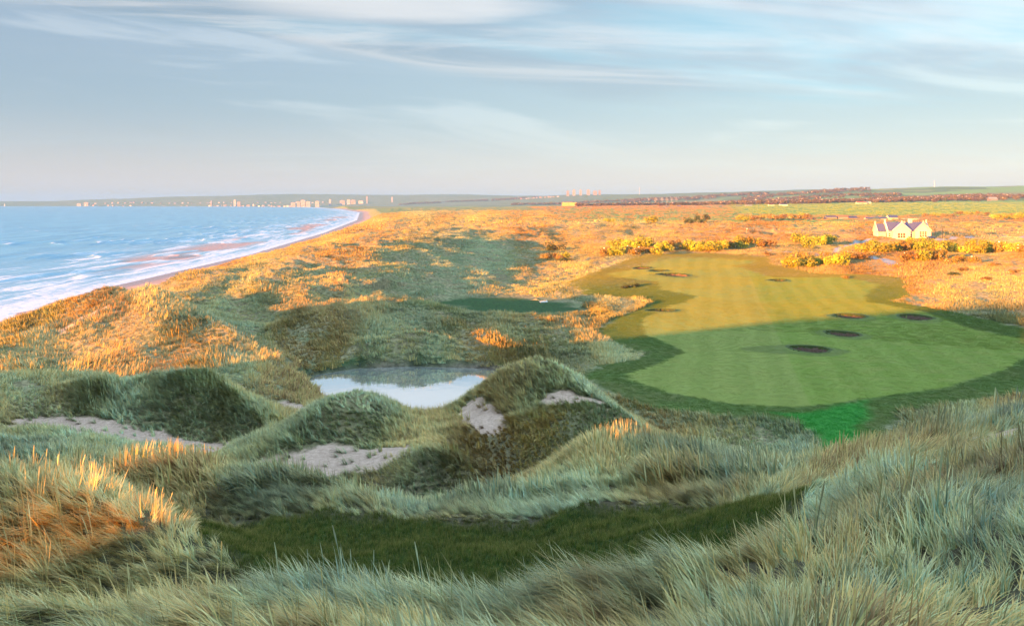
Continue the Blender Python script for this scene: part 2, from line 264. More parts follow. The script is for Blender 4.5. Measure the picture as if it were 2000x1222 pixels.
def Hfull(x, y, masks=False):
    x = np.asarray(x, float); y = np.asarray(y, float); r = np.hypot(x, y); h = base(x, y)
    sh = shore(x, y); ax = np.where((y > 1), x/np.maximum(y, 1), 0)
    nearfair = (r > 60) & (r < 420) & (x > 0)
    col = np.full(x.shape, -99.0); fai = col.copy(); viv = col.copy()
    if nearfair.any():
        col[nearfair] = sdpoly(x[nearfair], y[nearfair], COLLAR); fai[nearfair] = sdpoly(x[nearfair], y[nearfair], FAIR); viv[nearfair] = sdpoly(x[nearfair], y[nearfair], VIVID)
    near = r < 320; pon = np.full(x.shape, -99.0); bog = pon.copy()
    pon[near] = sdpoly(x[near], y[near], POND); bog[near] = sdpoly(x[near], y[near], BOG)
    flat = np.maximum(sst(col, -10, 1), np.maximum(sst(pon, -8, 0), sst(bog, -10, 0)))
    # dune relief
    wx = x+fbm(x, y, 40, 2, 0.5, 3.1)*9; wy = y+fbm(x, y, 40, 2, 0.5, 8.7)*9
    belt = sst(sh, 38, 95)*(1-sst(x, -30, 60)*(1-sst(y, 380, 500))*1.0)
    belt *= 1-sst(y, 2200, 3500)
    rightm = sst(x, 40, 110)*sst(y, 190, 300)*(1-sst(y, 560, 800))
    midv = sst(r, 75, 130)
    quiet = 1-0.75*np.exp(-(((x+58)/34)**2+((y-118)/46)**2)**2)      # smooth flanks of the big sunlit dune
    quiet = quiet*(1-0.65*sst(x, -32, -18)*(1-sst(x, 40, 62))*sst(y, 120, 150)*(1-sst(y, 370, 410)))
    amp = quiet*midv*(0.35+belt*sst(r, 90, 180)*1.75+rightm*0.25)*(1-sst(r, 900, 1500)*(1-belt)*0.9)
    rg = ridged(wx, wy, 42, 4, 0.52)-0.55
    h = h+amp*rg*1.55*(1-flat)
    h = crests(x, y, h)
    hum = fbm(x, y, 11, 3, 0.55, 5.0)
    a2 = (0.16+0.16*sst(r, 14, 40)+0.25*sst(r, 45, 90)+0.30*midv*belt)*(1-sst(r, 1500, 3000))
    val_ = sst(x, -45, -25)*(1-sst(x, 25, 50))*sst(y, 118, 135)*(1-sst(y, 380, 430)); a2 = a2*(0.5+0.5*quiet)*(1-val_)
    h = h+val_*(1-flat)*0.62*(ridged(x, y, 8.5, 3, 0.55, 6.6)-0.6)
    a2 = a2*(1-0.35*rightm)
    h = h+a2*hum*(1-flat)
    h = h+(0.05+0.05*sst(r, 30, 70))*fbm(x, y, 2.3, 2, 0.6, 1.0)*(1-flat)*(1-sst(r, 300, 500))
    h = h+0.16*(ridged(x, y, 3.4, 2, 0.5, 2.2)-0.5)*(1-sst(r, 30, 60))*(1-flat)
    lev = sst(col, -6, 2)*(1-sst(h-fairz(y), 1.5, 4)); h = h*(1-lev*0.9)+(fairz(y)+0.012*np.maximum(x-95, 0)**1.2)*lev*0.9
    fl = sst(col, -3, 3); h = h+fl*(fbm(x, y, 33, 2, 0.4, 2.0)*(0.5+0.35*sst(y, 130, 180)))
    hills = sst(r, 2500, 4500); h = h+hills*(fbm(x, y, 1300, 4, 0.5, 4.0)*14-3)
    # collar banks and bunkers
    for bx, by, hw, hl, dp in BUNK:
        d = np.sqrt(((x-bx)/hw)**2+((y-by)/hl)**2)
        h = h+0.22*np.exp(-((d-1.25)/0.5)**2)
        h = h-(dp+0.35)*(1-sst(d, 1.12, 1.18))
    # pond beds
    h = np.where(pon > -9, np.minimum(h, 6.0-sst(pon, -3, 3)*1.9+np.maximum(-pon-1.5, 0)*1.2), h)
    h = np.where(bog > -12, np.minimum(h, 6.25+np.maximum(-bog, 0)*0.25+0.12*hum), h)
    # beach
    far = sst(r, 1500, 4000)
    bw = 26+fbm(x, y, 60, 2, 0.5, 6.6)*5
    prof = np.where(sh < 0, np.maximum(sh*0.03, -4), np.minimum(sh, bw)*0.085+np.maximum(sh-bw, 0)*0.5)
    k_ = 1.2; hh = np.clip(0.5+0.5*(prof-h)/k_, 0, 1); h2 = prof*(1-hh)+h*hh-k_*hh*(1-hh)
    h = np.where(prof > h+5, h, h2)
    beach = 1-sst(sh-bw, -3, 4)
    if masks: return h, dict(col=col, fai=fai, viv=viv, pon=pon, bog=bog, sh=sh, beach=beach, r=r, rightm=rightm, belt=belt)
    return h
def H1(x, y): return float(Hfull(np.array([x]), np.array([y]))[0])
def hit(px, py, d0=8.0, d1=9000.0):
    """where the sight line through a picture point meets the ground"""
    D = np.exp(np.linspace(math.log(d0), math.log(d1), 900)); x = (px-1000)*D/F
    z = CZ-(py-HY)*D/F; g = Hfull(x, D); i = np.argmax(g >= z)
    if g[i] < z[i]: i = len(D)-1
    return float(x[i]), float(D[i]), float(g[i])
# ------------------------------------------------------------------ mesh helpers
def mesh_np(name, co, faces, loops=None, smooth=True):
    me = bpy.data.meshes.new(name); co = np.ascontiguousarray(co, dtype=np.float32); faces = np.asarray(faces, dtype=np.int32)
    me.vertices.add(len(co)); me.vertices.foreach_set('co', co.ravel()); k = faces.shape[1]
    me.loops.add(faces.size); me.loops.foreach_set('vertex_index', faces.ravel())
    me.polygons.add(len(faces)); me.polygons.foreach_set('loop_start', np.arange(0, faces.size, k, dtype=np.int32))
    me.polygons.foreach_set('use_smooth', np.full(len(faces), smooth, dtype=bool)); me.update(calc_edges=True); return me
def fattr(me, name, vals):
    a = me.attributes.new(name, 'FLOAT', 'POINT'); a.data.foreach_set('value', np.asarray(vals, dtype=np.float32).ravel())
def link(name, me, mat=None, parent=None, **props):
    o = bpy.data.objects.new(name, me); SC.collection.objects.link(o)
    if mat is not None and me is not None: me.materials.clear(); me.materials.append(mat)
    if parent is not None: o.parent = parent
    for k, v in props.items(): o[k] = v
    return o
# ------------------------------------------------------------------ ground material
def new_mat(name):
    m = bpy.data.materials.new(name); m.use_nodes = True; t = NT(m.node_tree); t.n.clear()
    o = t.new('ShaderNodeOutputMaterial'); b = t.new('ShaderNodeBsdfPrincipled'); t.l.new(b.outputs[0], o.inputs[0]); t.b = b; t.o = o
    b.inputs['Roughness'].default_value = 0.85; b.inputs['Specular IOR Level'].default_value = 0.2
    return m, t
def bump(t, hgt, dist, strength=1.0):
    b = t.new('ShaderNodeBump'); b.inputs['Distance'].default_value = dist; b.inputs['Strength'].default_value = strength
    t.put(b.inputs['Height'], hgt); return b.outputs[0]
def turf_colour(t, pos):
    sepp = t.new('ShaderNodeSeparateXYZ'); t.l.new(pos, sepp.inputs[0]); px_, py_ = sepp.outputs[0], sepp.outputs[1]
    u = t.math('ADD', t.math('MULTIPLY', px_, 0.97), t.math('MULTIPLY', py_, -0.24)); v = t.math('ADD', t.math('MULTIPLY', px_, 0.24), t.math('MULTIPLY', py_, 0.97))
    wob = t.math('MULTIPLY', t.math('SUBTRACT', t.noise(pos, 0.05, 3), 0.5), 5.0)
    su = t.math('SINE', t.math('MULTIPLY', t.math('ADD', u, wob), 1.25)); sv = t.math('SINE', t.math('MULTIPLY', t.math('ADD', v, wob), 1.05))
    half = t.ss(t.math('ADD', t.math('MULTIPLY', px_, 1.0), t.math('MULTIPLY', py_, 0.0)), 37.0, 37.6)
    half = t.ss(u, 11.0, 11.5)
    gA = t.mix(t.ss(su, -0.5, 0.5), (0.185,0.24,0.05), (0.21,0.265,0.06)); gB = t.mix(t.ss(su, -0.5, 0.5), (0.145,0.225,0.03), (0.17,0.25,0.04))
    g = t.mix(half, gA, gB); g = t.mix(t.math('MULTIPLY', t.ss(sv, 0.2, 0.9), 0.16), g, (0.22,0.26,0.07))
    g = t.mix(t.math('MULTIPLY', t.ss(t.noise(pos, 0.35, 6, 0.65), 0.45, 0.7), 0.45), g, (0.23,0.24,0.06))
    g = t.mix(t.ss(t.noise(pos, 6.0, 4, 0.7), 0.3, 0.7, 0.0, 0.25), g, (0.12,0.17,0.04))
    return g
def ground_material():
    m, t = new_mat('dune_ground'); geo = t.new('ShaderNodeNewGeometry'); pos = geo.outputs['Position']
    a = lambda n: t.attr(n).outputs['Fac']
    fine = t.noise(pos, 1.3, 7, 0.62); mid = t.noise(pos, 0.11, 5, 0.6); big = t.noise(pos, 0.02, 4, 0.55); tuft = t.noise(pos, 4.0, 4, 0.6)
    dry = t.mix(t.ss(fine, 0.35, 0.68), (0.17,0.155,0.085), (0.38,0.34,0.20))
    grn = t.mix(t.ss(fine, 0.32, 0.66), (0.10,0.13,0.06), (0.26,0.285,0.15))
    c = t.mix(t.ss(mid, 0.40, 0.62), dry, grn)
    c = t.mix(t.math('MULTIPLY', t.ss(big, 0.5, 0.68), 0.5), c, (0.16,0.125,0.075))
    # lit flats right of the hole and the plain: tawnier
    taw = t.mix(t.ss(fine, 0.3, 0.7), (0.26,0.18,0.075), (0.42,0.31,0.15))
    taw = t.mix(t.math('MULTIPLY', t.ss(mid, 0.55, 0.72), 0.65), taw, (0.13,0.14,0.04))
    c = t.mix(t.math('MULTIPLY', a('near'), 0.75), c, (0.045,0.040,0.026))      # shade in the gaps under the long grass, painted in as humus brown
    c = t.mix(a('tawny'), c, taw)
    # farmland beyond
    fld = t.mix(t.ss(big, 0.42, 0.5), (0.16,0.24,0.06), (0.22,0.27,0.08))
    vor = t.new('ShaderNodeTexVoronoi'); t.put(vor.inputs['Vector'], t.vmul(pos, (0.0028,0.0014,0))); vor.inputs['Scale'].default_value = 1.0
    sp = t.new('ShaderNodeSeparateColor'); t.l.new(vor.outputs['Color'], sp.inputs[0])
    fld = t.mix(t.ss(sp.outputs[0], 0.55, 0.6), fld, (0.25,0.165,0.085)); fld = t.mix(t.ss(sp.outputs[1], 0.72, 0.76), fld, (0.14,0.115,0.06))
    c = t.mix(a('farm'), c, fld)
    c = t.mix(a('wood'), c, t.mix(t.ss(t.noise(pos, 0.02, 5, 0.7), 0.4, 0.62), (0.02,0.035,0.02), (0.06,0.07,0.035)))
    c = t.mix(a('haze_tint'), c, t.mix(t.ss(t.noise(pos, 0.012, 5, 0.7), 0.4, 0.6), (0.05,0.055,0.075), (0.13,0.125,0.15)))  # bluish grey haze painted into the colour of the far hills
    c = t.mix(a('field'), c, t.mix(t.ss(mid, 0.3, 0.7), (0.17,0.29,0.055), (0.24,0.34,0.08)))
    # bare blown sand
    snd = t.mix(t.ss(t.noise(pos, 3.2, 6, 0.7), 0.30, 0.70), (0.46,0.335,0.27), (0.62,0.47,0.385))
    snd = t.mix(t.math('MULTIPLY', t.ss(tuft, 0.64, 0.72), 0.5), snd, (0.09,0.08,0.05))
    c = t.mix(t.ss(t.math('ADD', a('sand'), t.math('MULTIPLY', t.math('SUBTRACT', fine, 0.5), 1.6)), 0.25, 0.7), c, snd)
    g = turf_colour(t, pos)
    cg = t.mix(t.ss(fine, 0.3, 0.7), (0.07,0.125,0.028), (0.105,0.17,0.04)); cg = t.mix(t.ss(mid, 0.45, 0.65), cg, (0.12,0.14,0.045))
    c = t.mix(a('collar'), c, cg); c = t.mix(a('vivid'), c, t.mix(t.ss(tuft, 0.4, 0.6), (0.025,0.20,0.025), (0.045,0.27,0.04))); c = t.mix(a('fair'), c, g)
    # turf fringe around the bunkers, wet ground
    c = t.mix(t.math('MULTIPLY', a('lip'), 0.75), c, t.mix(t.ss(fine, 0.3, 0.7), (0.06,0.10,0.022), (0.12,0.15,0.045)))
    wetc = t.mix(t.ss(fine, 0.35, 0.65), (0.018,0.05,0.014), (0.035,0.105,0.026)); c = t.mix(a('wet'), c, wetc)
    c = t.mix(a('mud'), c, t.mix(t.ss(fine, 0.35, 0.65), (0.09,0.075,0.06), (0.20,0.165,0.135)))
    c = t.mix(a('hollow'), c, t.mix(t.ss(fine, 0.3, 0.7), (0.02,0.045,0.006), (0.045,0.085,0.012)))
    c = t.mix(a('track'), c, t.mix(t.ss(mid, 0.4, 0.6), (0.26,0.27,0.30), (0.38,0.38,0.40)))
    # beach
    bch = t.mix(t.ss(t.noise(pos, 0.08, 5, 0.6), 0.35, 0.65), (0.33,0.23,0.21), (0.42,0.31,0.28))
    bch = t.mix(a('wetsand'), bch, (0.22,0.16,0.17)); c = t.mix(a('beach'), c, bch)
    t.put(t.b.inputs['Base Color'], c)
    t.put(t.b.inputs['Roughness'], t.lin(a('wetsand'), 0, 1, 0.9, 0.28))
    rough = t.math('SUBTRACT', 1.0, t.math('MAXIMUM', t.math('MAXIMUM', a('collar'), a('fair')), t.math('MAXIMUM', a('beach'), a('farm'))), clamp=True)
    b1 = t.math('MULTIPLY', t.math('ADD', fine, t.math('MULTIPLY', tuft, 0.35)), t.math('ADD', t.math('MULTIPLY', rough, 0.93), 0.07))
    t.put(t.b.inputs['Normal'], bump(t, b1, 0.55)); return m
MG = ground_material()
# ------------------------------------------------------------------ ground sheet
rad = [2.0]
while rad[-1] < 13000:
    q = rad[-1]; rad.append(q*(1.008 if q < 60 else 1.0042 if q < 260 else 1.006 if q < 700 else 1.012))
rad = np.array(rad)
th = np.concatenate([np.radians(np.arange(-180, -40, 1.0)), np.radians(np.arange(-40, 40, 0.075)), np.radians(np.arange(40, 180.01, 1.0))])
TT, RR = np.meshgrid(th, rad, indexing='ij'); GX = RR*np.sin(TT); GY = RR*np.cos(TT)
gh, M = Hfull(GX.ravel(), GY.ravel(), True)
nx, nr = len(th), len(rad); co = np.stack([GX.ravel(), GY.ravel(), gh], 1)
gx, gy = co[:,0], co[:,1]; r_ = M['r']
def pxy(x, y, z): return 1000+F*x/np.maximum(y, .01), HY-F*(z-CZ)/np.maximum(y, .01)
pU, pV = pxy(gx, gy, gh)
hum = fbm(gx, gy, 7, 4, 0.6, 9.0)
att = {}
att['fair'] = sst(M['fai']+hum*0.3*np.maximum(1, (gy/150)**3), -0.6*np.maximum(1, (gy/190)**5), 0.6*np.maximum(1, (gy/190)**5)); att['collar'] = sst(M['col']+hum*1.0+0.3, -0.9, 0.9)*(1-0.85*sst(gy+hum*12, 195, 240)); att['vivid'] = sst(M['viv']+hum*0.8, -1.0, 1.2)*0.95
att['wet'] = np.maximum(sst(M['bog']+hum*3, -2, 4), sst(M['pon']+hum*1.5, -4, -1)*sst(gy, 100, 112)*sst(-gx, 2, 14)); att['mud'] = sst(M['pon'], -2.4, -1.2)*(1-att['wet']*0.5)
att['beach'] = M['beach']*(1-sst(r_, 3000, 6000)*0.3); att['wetsand'] = M['beach']*(1-sst(M['sh'], 6, 16))
farm = sst(gy+gx*0.25+fbm(gx, gy, 120, 2)*60, 760, 800)*sst(M['sh'], 160, 260)*sst(gx-0.02*gy, 40, 90); att['farm'] = np.maximum(farm, sst(gy, 3500, 4500))
FIELD = plan([(1430,413),(2100,416),(2100,399),(1400,405)], 17)
dn = sst(fbm(gx, gy, 800, 2, .5, 2.2), -.1, .0)
att['field'] = sst(gy+fbm(gx, gy, 400, 2)*80, 1180, 1260)*(1-sst(gy+fbm(gx, gy, 300, 2)*80, 2450, 2520))*sst(gx-0.26*gy, 0, 60)
hill = sst(gy, 3600, 3800)*(gx > 0)*sst(gx-0.4*gy, 0, 200)*(1-sst(gy, 5200, 5600)); att['field'] = np.maximum(att['field'], hill*sst(fbm(gx, gy, 500, 2, .5, 7.2), -.25, -.2))
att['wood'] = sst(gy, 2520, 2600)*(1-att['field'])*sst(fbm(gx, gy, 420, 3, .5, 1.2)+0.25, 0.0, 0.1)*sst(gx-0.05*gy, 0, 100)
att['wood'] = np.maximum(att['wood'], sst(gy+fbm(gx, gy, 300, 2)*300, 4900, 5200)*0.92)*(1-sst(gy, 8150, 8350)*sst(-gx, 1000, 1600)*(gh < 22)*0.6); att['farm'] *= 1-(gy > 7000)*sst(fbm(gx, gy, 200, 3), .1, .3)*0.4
att['haze_tint'] = sst(gy+fbm(gx, gy, 300, 2)*300, 4700, 5100)*(1-sst(gx, 300, 900)*0.5)  # distance mask for the haze painted onto the far hills
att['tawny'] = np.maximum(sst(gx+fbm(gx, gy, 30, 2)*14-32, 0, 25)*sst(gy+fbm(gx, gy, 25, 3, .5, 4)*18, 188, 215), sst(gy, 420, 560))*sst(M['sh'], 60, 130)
lip = np.zeros(len(gx))
for bx, by, hw, hl, dp in BUNK:
    d = np.sqrt(((gx-bx)/hw)**2+((gy-by)/hl)**2); lip = np.maximum(lip, 1-sst(d, 1.75, 2.1))
d0 = np.sqrt(((gx-BUNK[0][0]+2.2)/8.6)**2+((gy-BUNK[0][1])/3.6)**2); lip = np.maximum(lip, 1-sst(d0, 0.95, 1.05))
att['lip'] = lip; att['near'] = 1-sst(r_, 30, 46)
PATHS = []
for pts, w_ in (([(1600,497),(1632,494),(1655,480),(1672,472),(1700,466)],1.6),([(1670,500),(1700,502),(1735,510),(1745,518)],2.0),([(1810,467),(1850,468),(1900,464),(1990,464),(2050,462)],2.6),([(1500,487),(1530,492),(1560,492),(1600,497)],1.3),([(1160,492),(1185,488),(1205,484)],1.6)):
    PATHS.append(([hit(a_, b_, 200, 700)[:2] for a_, b_ in pts], w_))
trk = np.zeros(len(gx)); q = (gy > 200) & (gy < 650) & (gx > 0)
for pl, w_ in PATHS: trk[q] = np.maximum(trk[q], 1-sst(np.abs(sdpoly(gx[q], gy[q], pl, False)), w_*0.8, w_*1.1))
att['track'] = trk
# bare sand scars: (picture point, distance, half sizes in metres)
SCARS = ((650,880,44.5,4.2,2.6,0.0),(560,920,44,2.2,1.6,0.0),(935,792,51,1.1,1.7,0.0),(958,830,48.5,1.2,2.6,0.2),(1100,800,50.5,1.6,1.2,0.0),(1170,808,50.5,2.0,0.8,0.0),(920,770,53,.9,1.3,0),(110,825,58,6,3.0,0.1),(300,860,57,7,3.2,0.1),(420,870,55,3.5,3,0),(540,800,76,4.5,6,0),(170,640,116,3.4,4,0),(430,760,82,3,5,0),(1985,860,18,1.0,1.2,0))
def sandmask(x, y):
    hum = fbm(x, y, 7, 4, 0.6, 9.0); out = np.zeros(len(x)); q = np.hypot(x, y) < 160; xs, ys, hs = x[q], y[q], hum[q]; o = out[q]
    for px, py, D, rx, ry, ang in SCARS:
        x0 = (px-1000)*D/F; dx = xs-x0; dy = ys-D; c, s = math.cos(ang), math.sin(ang)
        o = np.maximum(o, 1-sst(np.sqrt(((dx*c+dy*s)/rx)**2+((-dx*s+dy*c)/ry)**2)+hs*0.30, 0.7, 1.2))
    out[q] = o; return out
att['sand'] = sandmask(gx, gy)
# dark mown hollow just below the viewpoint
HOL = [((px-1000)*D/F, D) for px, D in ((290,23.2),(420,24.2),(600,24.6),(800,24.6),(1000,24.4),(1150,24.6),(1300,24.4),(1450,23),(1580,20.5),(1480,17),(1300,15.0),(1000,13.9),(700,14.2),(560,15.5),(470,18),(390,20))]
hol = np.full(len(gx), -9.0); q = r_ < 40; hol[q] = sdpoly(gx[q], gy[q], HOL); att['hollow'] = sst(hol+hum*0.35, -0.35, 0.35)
idx = np.arange(nx*nr).reshape(nx, nr)
faces = np.stack([idx[:-1,:-1].ravel(), idx[:-1,1:].ravel(), idx[1:,1:].ravel(), idx[1:,:-1].ravel()], 1)
zone = np.zeros(len(gx), int); zone[(M['col'] > 0)] = 1; zone[(M['beach'] > 0.5) & (M['sh'] > -60)] = 2; zone[hol > 0] = 3; zone[(gy > 420) & (M['sh'] > 120)] = 4
zone[M['sh'] < -60] = 2
fz = zone[faces[:,0]]
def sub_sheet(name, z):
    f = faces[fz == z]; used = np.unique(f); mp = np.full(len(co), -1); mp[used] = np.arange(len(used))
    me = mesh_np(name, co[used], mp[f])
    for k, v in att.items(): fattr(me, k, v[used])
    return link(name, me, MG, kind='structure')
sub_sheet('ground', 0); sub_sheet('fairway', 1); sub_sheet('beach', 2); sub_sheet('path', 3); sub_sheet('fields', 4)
# ------------------------------------------------------------------ water
def sea():
    rr = [60.0]
    while rr[-1] < 30000: rr.append(rr[-1]*(1.004 if rr[-1] < 1500 else 1.012))
    rr = np.array(rr); t = np.radians(np.concatenate([np.arange(-110, -40, 0.5), np.arange(-40, 2, 0.09)])); T, R = np.meshgrid(t, rr, indexing='ij')
    x = (R*np.sin(T)).ravel(); y = (R*np.cos(T)).ravel(); sh = shore(x, y); d = -sh
    i = np.arange(len(t)*len(rr)).reshape(len(t), len(rr)); f = np.stack([i[:-1,:-1].ravel(), i[:-1,1:].ravel(), i[1:,1:].ravel(), i[1:,:-1].ravel()], 1)
    wob = fbm(x, y, 70, 3, 0.5, 2.0)
    ph = (d+wob*16)/21.0; crest = np.exp(3.2*(np.sin(ph*2*np.pi)-1))
    brk = sst(fbm(x, y, 110, 2, 0.5, 5.5), -0.15, 0.3)
    z = 0.03*fbm(x, y, 5, 3, 0.6)+crest*1.0*brk*sst(d, 10, 40)*(1-sst(d, 150, 320))+0.12*np.sin((d+wob*9)/6.0)*sst(d, 60, 120)*(1-sst(d, 600, 1500))
    bar = sst(fbm(x, y*0.3, 50, 3, 0.5, 7.7), 0.12, 0.2)*(1-sst(np.abs(d-42), 10, 26))*sst(y, 300, 420)*(1-sst(y, 1500, 2200))
    z = z-bar*0.5
    keep = (d > -14)
    f = f[keep[f].any(1)]; used = np.unique(f); mp = np.full(len(x), -1); mp[used] = np.arange(len(used))
    me = mesh_np('sea', np.stack([x, y, z], 1)[used], mp[f]); fattr(me, 'd', d[used]); fattr(me, 'crest', (crest*brk)[used]); fattr(me, 'bar', bar[used])
    m, tt = new_mat('sea_water'); pos = tt.new('ShaderNodeNewGeometry').outputs['Position']
    dd = tt.attr('d').outputs['Fac']; cr = tt.attr('crest').outputs['Fac']
    # foam lace stretched along the shore
    cmb = tt.new('ShaderNodeCombineXYZ'); s_ = tt.new('ShaderNodeSeparateXYZ'); tt.l.new(pos, s_.inputs[0])
    tt.put(cmb.inputs[0], tt.math('MULTIPLY', dd, 0.14)); tt.put(cmb.inputs[1], tt.math('MULTIPLY', s_.outputs[1], 0.018)); tt.put(cmb.inputs[2], tt.math('MULTIPLY', s_.outputs[0], 0.01))
    lace = tt.noise(cmb.outputs[0], 1.0, 8, 0.66, 0.6); lace2 = tt.noise(pos, 0.35, 6, 0.7)
    near_ = tt.ss(dd, 210.0, 5.0)
    fo = tt.math('ADD', tt.math('MULTIPLY', near_, 0.25), tt.math('ADD', lace, tt.math('MULTIPLY', tt.math('SUBTRACT', lace2, 0.5), 0.35)))
    foam = tt.ss(fo, 0.66, 0.84); edge = tt.ss(dd, 16.0, 3.0)
    foam = tt.math('MAXIMUM', foam, tt.math('MULTIPLY', edge, tt.ss(lace2, 0.3, 0.5)))
    foam = tt.math('MAXIMUM', foam, tt.math('MULTIPLY', tt.ss(cr, 0.55, 0.95), tt.ss(lace, 0.45, 0.6)))
    c = tt.mix(tt.ss(tt.noise(cmb.outputs[0], 0.6, 5, 0.6), 0.35, 0.65), (0.06,0.24,0.40), (0.13,0.36,0.52)); c = tt.mix(tt.math('MULTIPLY', near_, 0.5), c, (0.18,0.33,0.45))
    c = tt.mix(tt.ss(dd, 900.0, 4000.0, 0.0, 0.5), c, (0.09,0.22,0.34))
    c = tt.mix(tt.math('MULTIPLY', foam, 0.9), c, (0.60,0.62,0.70)); c = tt.mix(tt.attr('bar').outputs['Fac'], c, (0.36,0.23,0.22))
    tt.put(tt.b.inputs['Base Color'], c); tt.put(tt.b.inputs['Roughness'], tt.lin(foam, 0, 1, 0.28, 0.8)); tt.b.inputs['Specular IOR Level'].default_value = 0.5
    tt.put(tt.b.inputs['Normal'], bump(tt, tt.math('ADD', tt.noise(pos, 0.35, 6, 0.65), tt.math('MULTIPLY', lace, 0.7)), 0.5, 0.8))
    link('sea', me, m, kind='structure')
sea()
def water_sheet(name, poly, z, grow=1.0):
    P_ = np.array(poly); c = P_.mean(0); P_ = c+(P_-c)*grow; n_ = len(P_)
    co_ = np.vstack([np.column_stack([P_, np.full(n_, z)]), [[c[0], c[1], z]]]); me = bpy.data.meshes.new(name)
    me.from_pydata([tuple(v) for v in co_], [], [(i, (i+1) % n_, n_) for i in range(n_)]); me.update()
    return me
mw, tw = new_mat('still_water'); pos = tw.new('ShaderNodeNewGeometry').outputs['Position']
tw.b.inputs['Base Color'].default_value = (0.80,0.84,0.86,1); tw.b.inputs['Roughness'].default_value = 0.03; tw.b.inputs['Specular IOR Level'].default_value = 1.0; tw.b.inputs['Metallic'].default_value = 0.85
tw.put(tw.b.inputs['Normal'], bump(tw, tw.noise(pos, 0.8, 3), 0.02, 0.3))
link('pond', water_sheet('pond', POND, 5.5, 1.12), mw, kind='structure')
for q_ in BOGW: link('bog_water', water_sheet('bog_water', q_, 6.34, 1.0), mw, kind='structure')
# ------------------------------------------------------------------ grass
def grass_material(name, pal, spec=0.15):
    m, t = new_mat(name); v = t.attr('v').outputs['Fac']; tt = t.attr('t').outputs['Fac']; ti = t.attr('tint', 'INSTANCER').outputs['Fac']; va = t.attr('val', 'INSTANCER').outputs['Fac']
    x = t.math('ADD', t.math('MULTIPLY', v, 0.55), t.math('MULTIPLY', ti, 0.6)); x = t.math('SUBTRACT', x, 0.075)
    cr = t.new('ShaderNodeValToRGB'); t.put(cr.inputs[0], x); e = cr.color_ramp.elements
    for i, (p, c) in enumerate(pal):
        q = e[i] if i < 2 else e.new(p)
        q.position = p; q.color = (*c, 1)
    c = cr.outputs[0]
    c = t.mix(t.math('MULTIPLY', t.ss(tt, 0.35, 1.0), 0.40), c, (0.50,0.37,0.14))     # bleached tips
    c = t.mix(1.0, c, t.new('ShaderNodeCombineColor').outputs[0], 'MIX') if False else c
    hs = t.new('ShaderNodeHueSaturation'); t.put(hs.inputs['Value'], t.math('MULTIPLY_ADD', va, 0.9, 0.5)); t.put(hs.inputs['Color'], c)
    t.put(t.b.inputs['Base Color'], hs.outputs[0]); t.b.inputs['Roughness'].default_value = 0.6; t.b.inputs['Specular IOR Level'].default_value = spec
    return m
PAL = [(0.0,(0.19,0.10,0.035)),(0.12,(0.33,0.21,0.07)),(0.25,(0.54,0.39,0.14)),(0.38,(0.36,0.31,0.10)),(0.5,(0.16,0.19,0.065)),(0.6,(0.50,0.50,0.26)),(0.7,(0.19,0.26,0.11)),(0.8,(0.38,0.48,0.27)),(0.9,(0.12,0.23,0.14)),(1.0,(0.34,0.50,0.36))]
M_GR = grass_material('marram_blades', PAL, 0.25)
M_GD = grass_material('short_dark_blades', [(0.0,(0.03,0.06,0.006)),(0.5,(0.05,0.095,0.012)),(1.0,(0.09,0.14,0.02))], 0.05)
def clump(name, nb, rad_, len_, wid, segs, lean, curl, spread, rng, up=0.12, stalks=False):
    a = rng.random(nb)*2*np.pi; rr = rad_*np.sqrt(rng.random(nb)); L = len_*(0.55+0.6*rng.random(nb)); az = rng.normal(0, spread, nb)
    isup = rng.random(nb) < up; st = (np.arange(nb) < 1) & stalks; isup = isup | st; L = np.where(st, len_*1.25, L); le = np.where(isup, 0.12, lean*(0.6+0.7*rng.random(nb))); cu = np.where(isup, 0.25, curl*(0.5+rng.random(nb)))
    t = np.linspace(0, 1, segs+1); co = np.zeros((nb, segs+1, 2, 3)); px = rr*np.cos(a); py = rr*np.sin(a); pz = np.full(nb, -0.04)
    for i in range(segs+1):
        if i:
            inc = le+cu*((i-0.5)/segs); inc = np.minimum(inc, 1.95); d = L/segs
            px = px+np.sin(inc)*np.cos(az)*d; py = py+np.sin(inc)*np.sin(az)*d; pz = pz+np.cos(inc)*d
        w_ = wid*(0.8+0.4*rng.random())*np.where(st, 0.55 if i < segs-1 else 1.5 if i == segs-1 else 0.5, 1-t[i]**2*0.92)*0.5; yaw = az+np.pi/2
        co[:,i,0] = np.stack([px-np.cos(yaw)*w_, py-np.sin(yaw)*w_, pz], 1); co[:,i,1] = np.stack([px+np.cos(yaw)*w_, py+np.sin(yaw)*w_, pz+w_*0.5], 1)
    b = (np.arange(nb)*(segs+1)*2)[:,None]; k = np.arange(segs)[None]*2
    f = np.stack([b+k, b+k+1, b+k+3, b+k+2], -1).reshape(-1, 4)
    me = mesh_np(name, co.reshape(-1, 3), f); fattr(me, 't', np.broadcast_to(t[None,:,None], (nb, segs+1, 2))); fattr(me, 'v', np.broadcast_to(rng.random(nb)[:,None,None], (nb, segs+1, 2)))
    return me
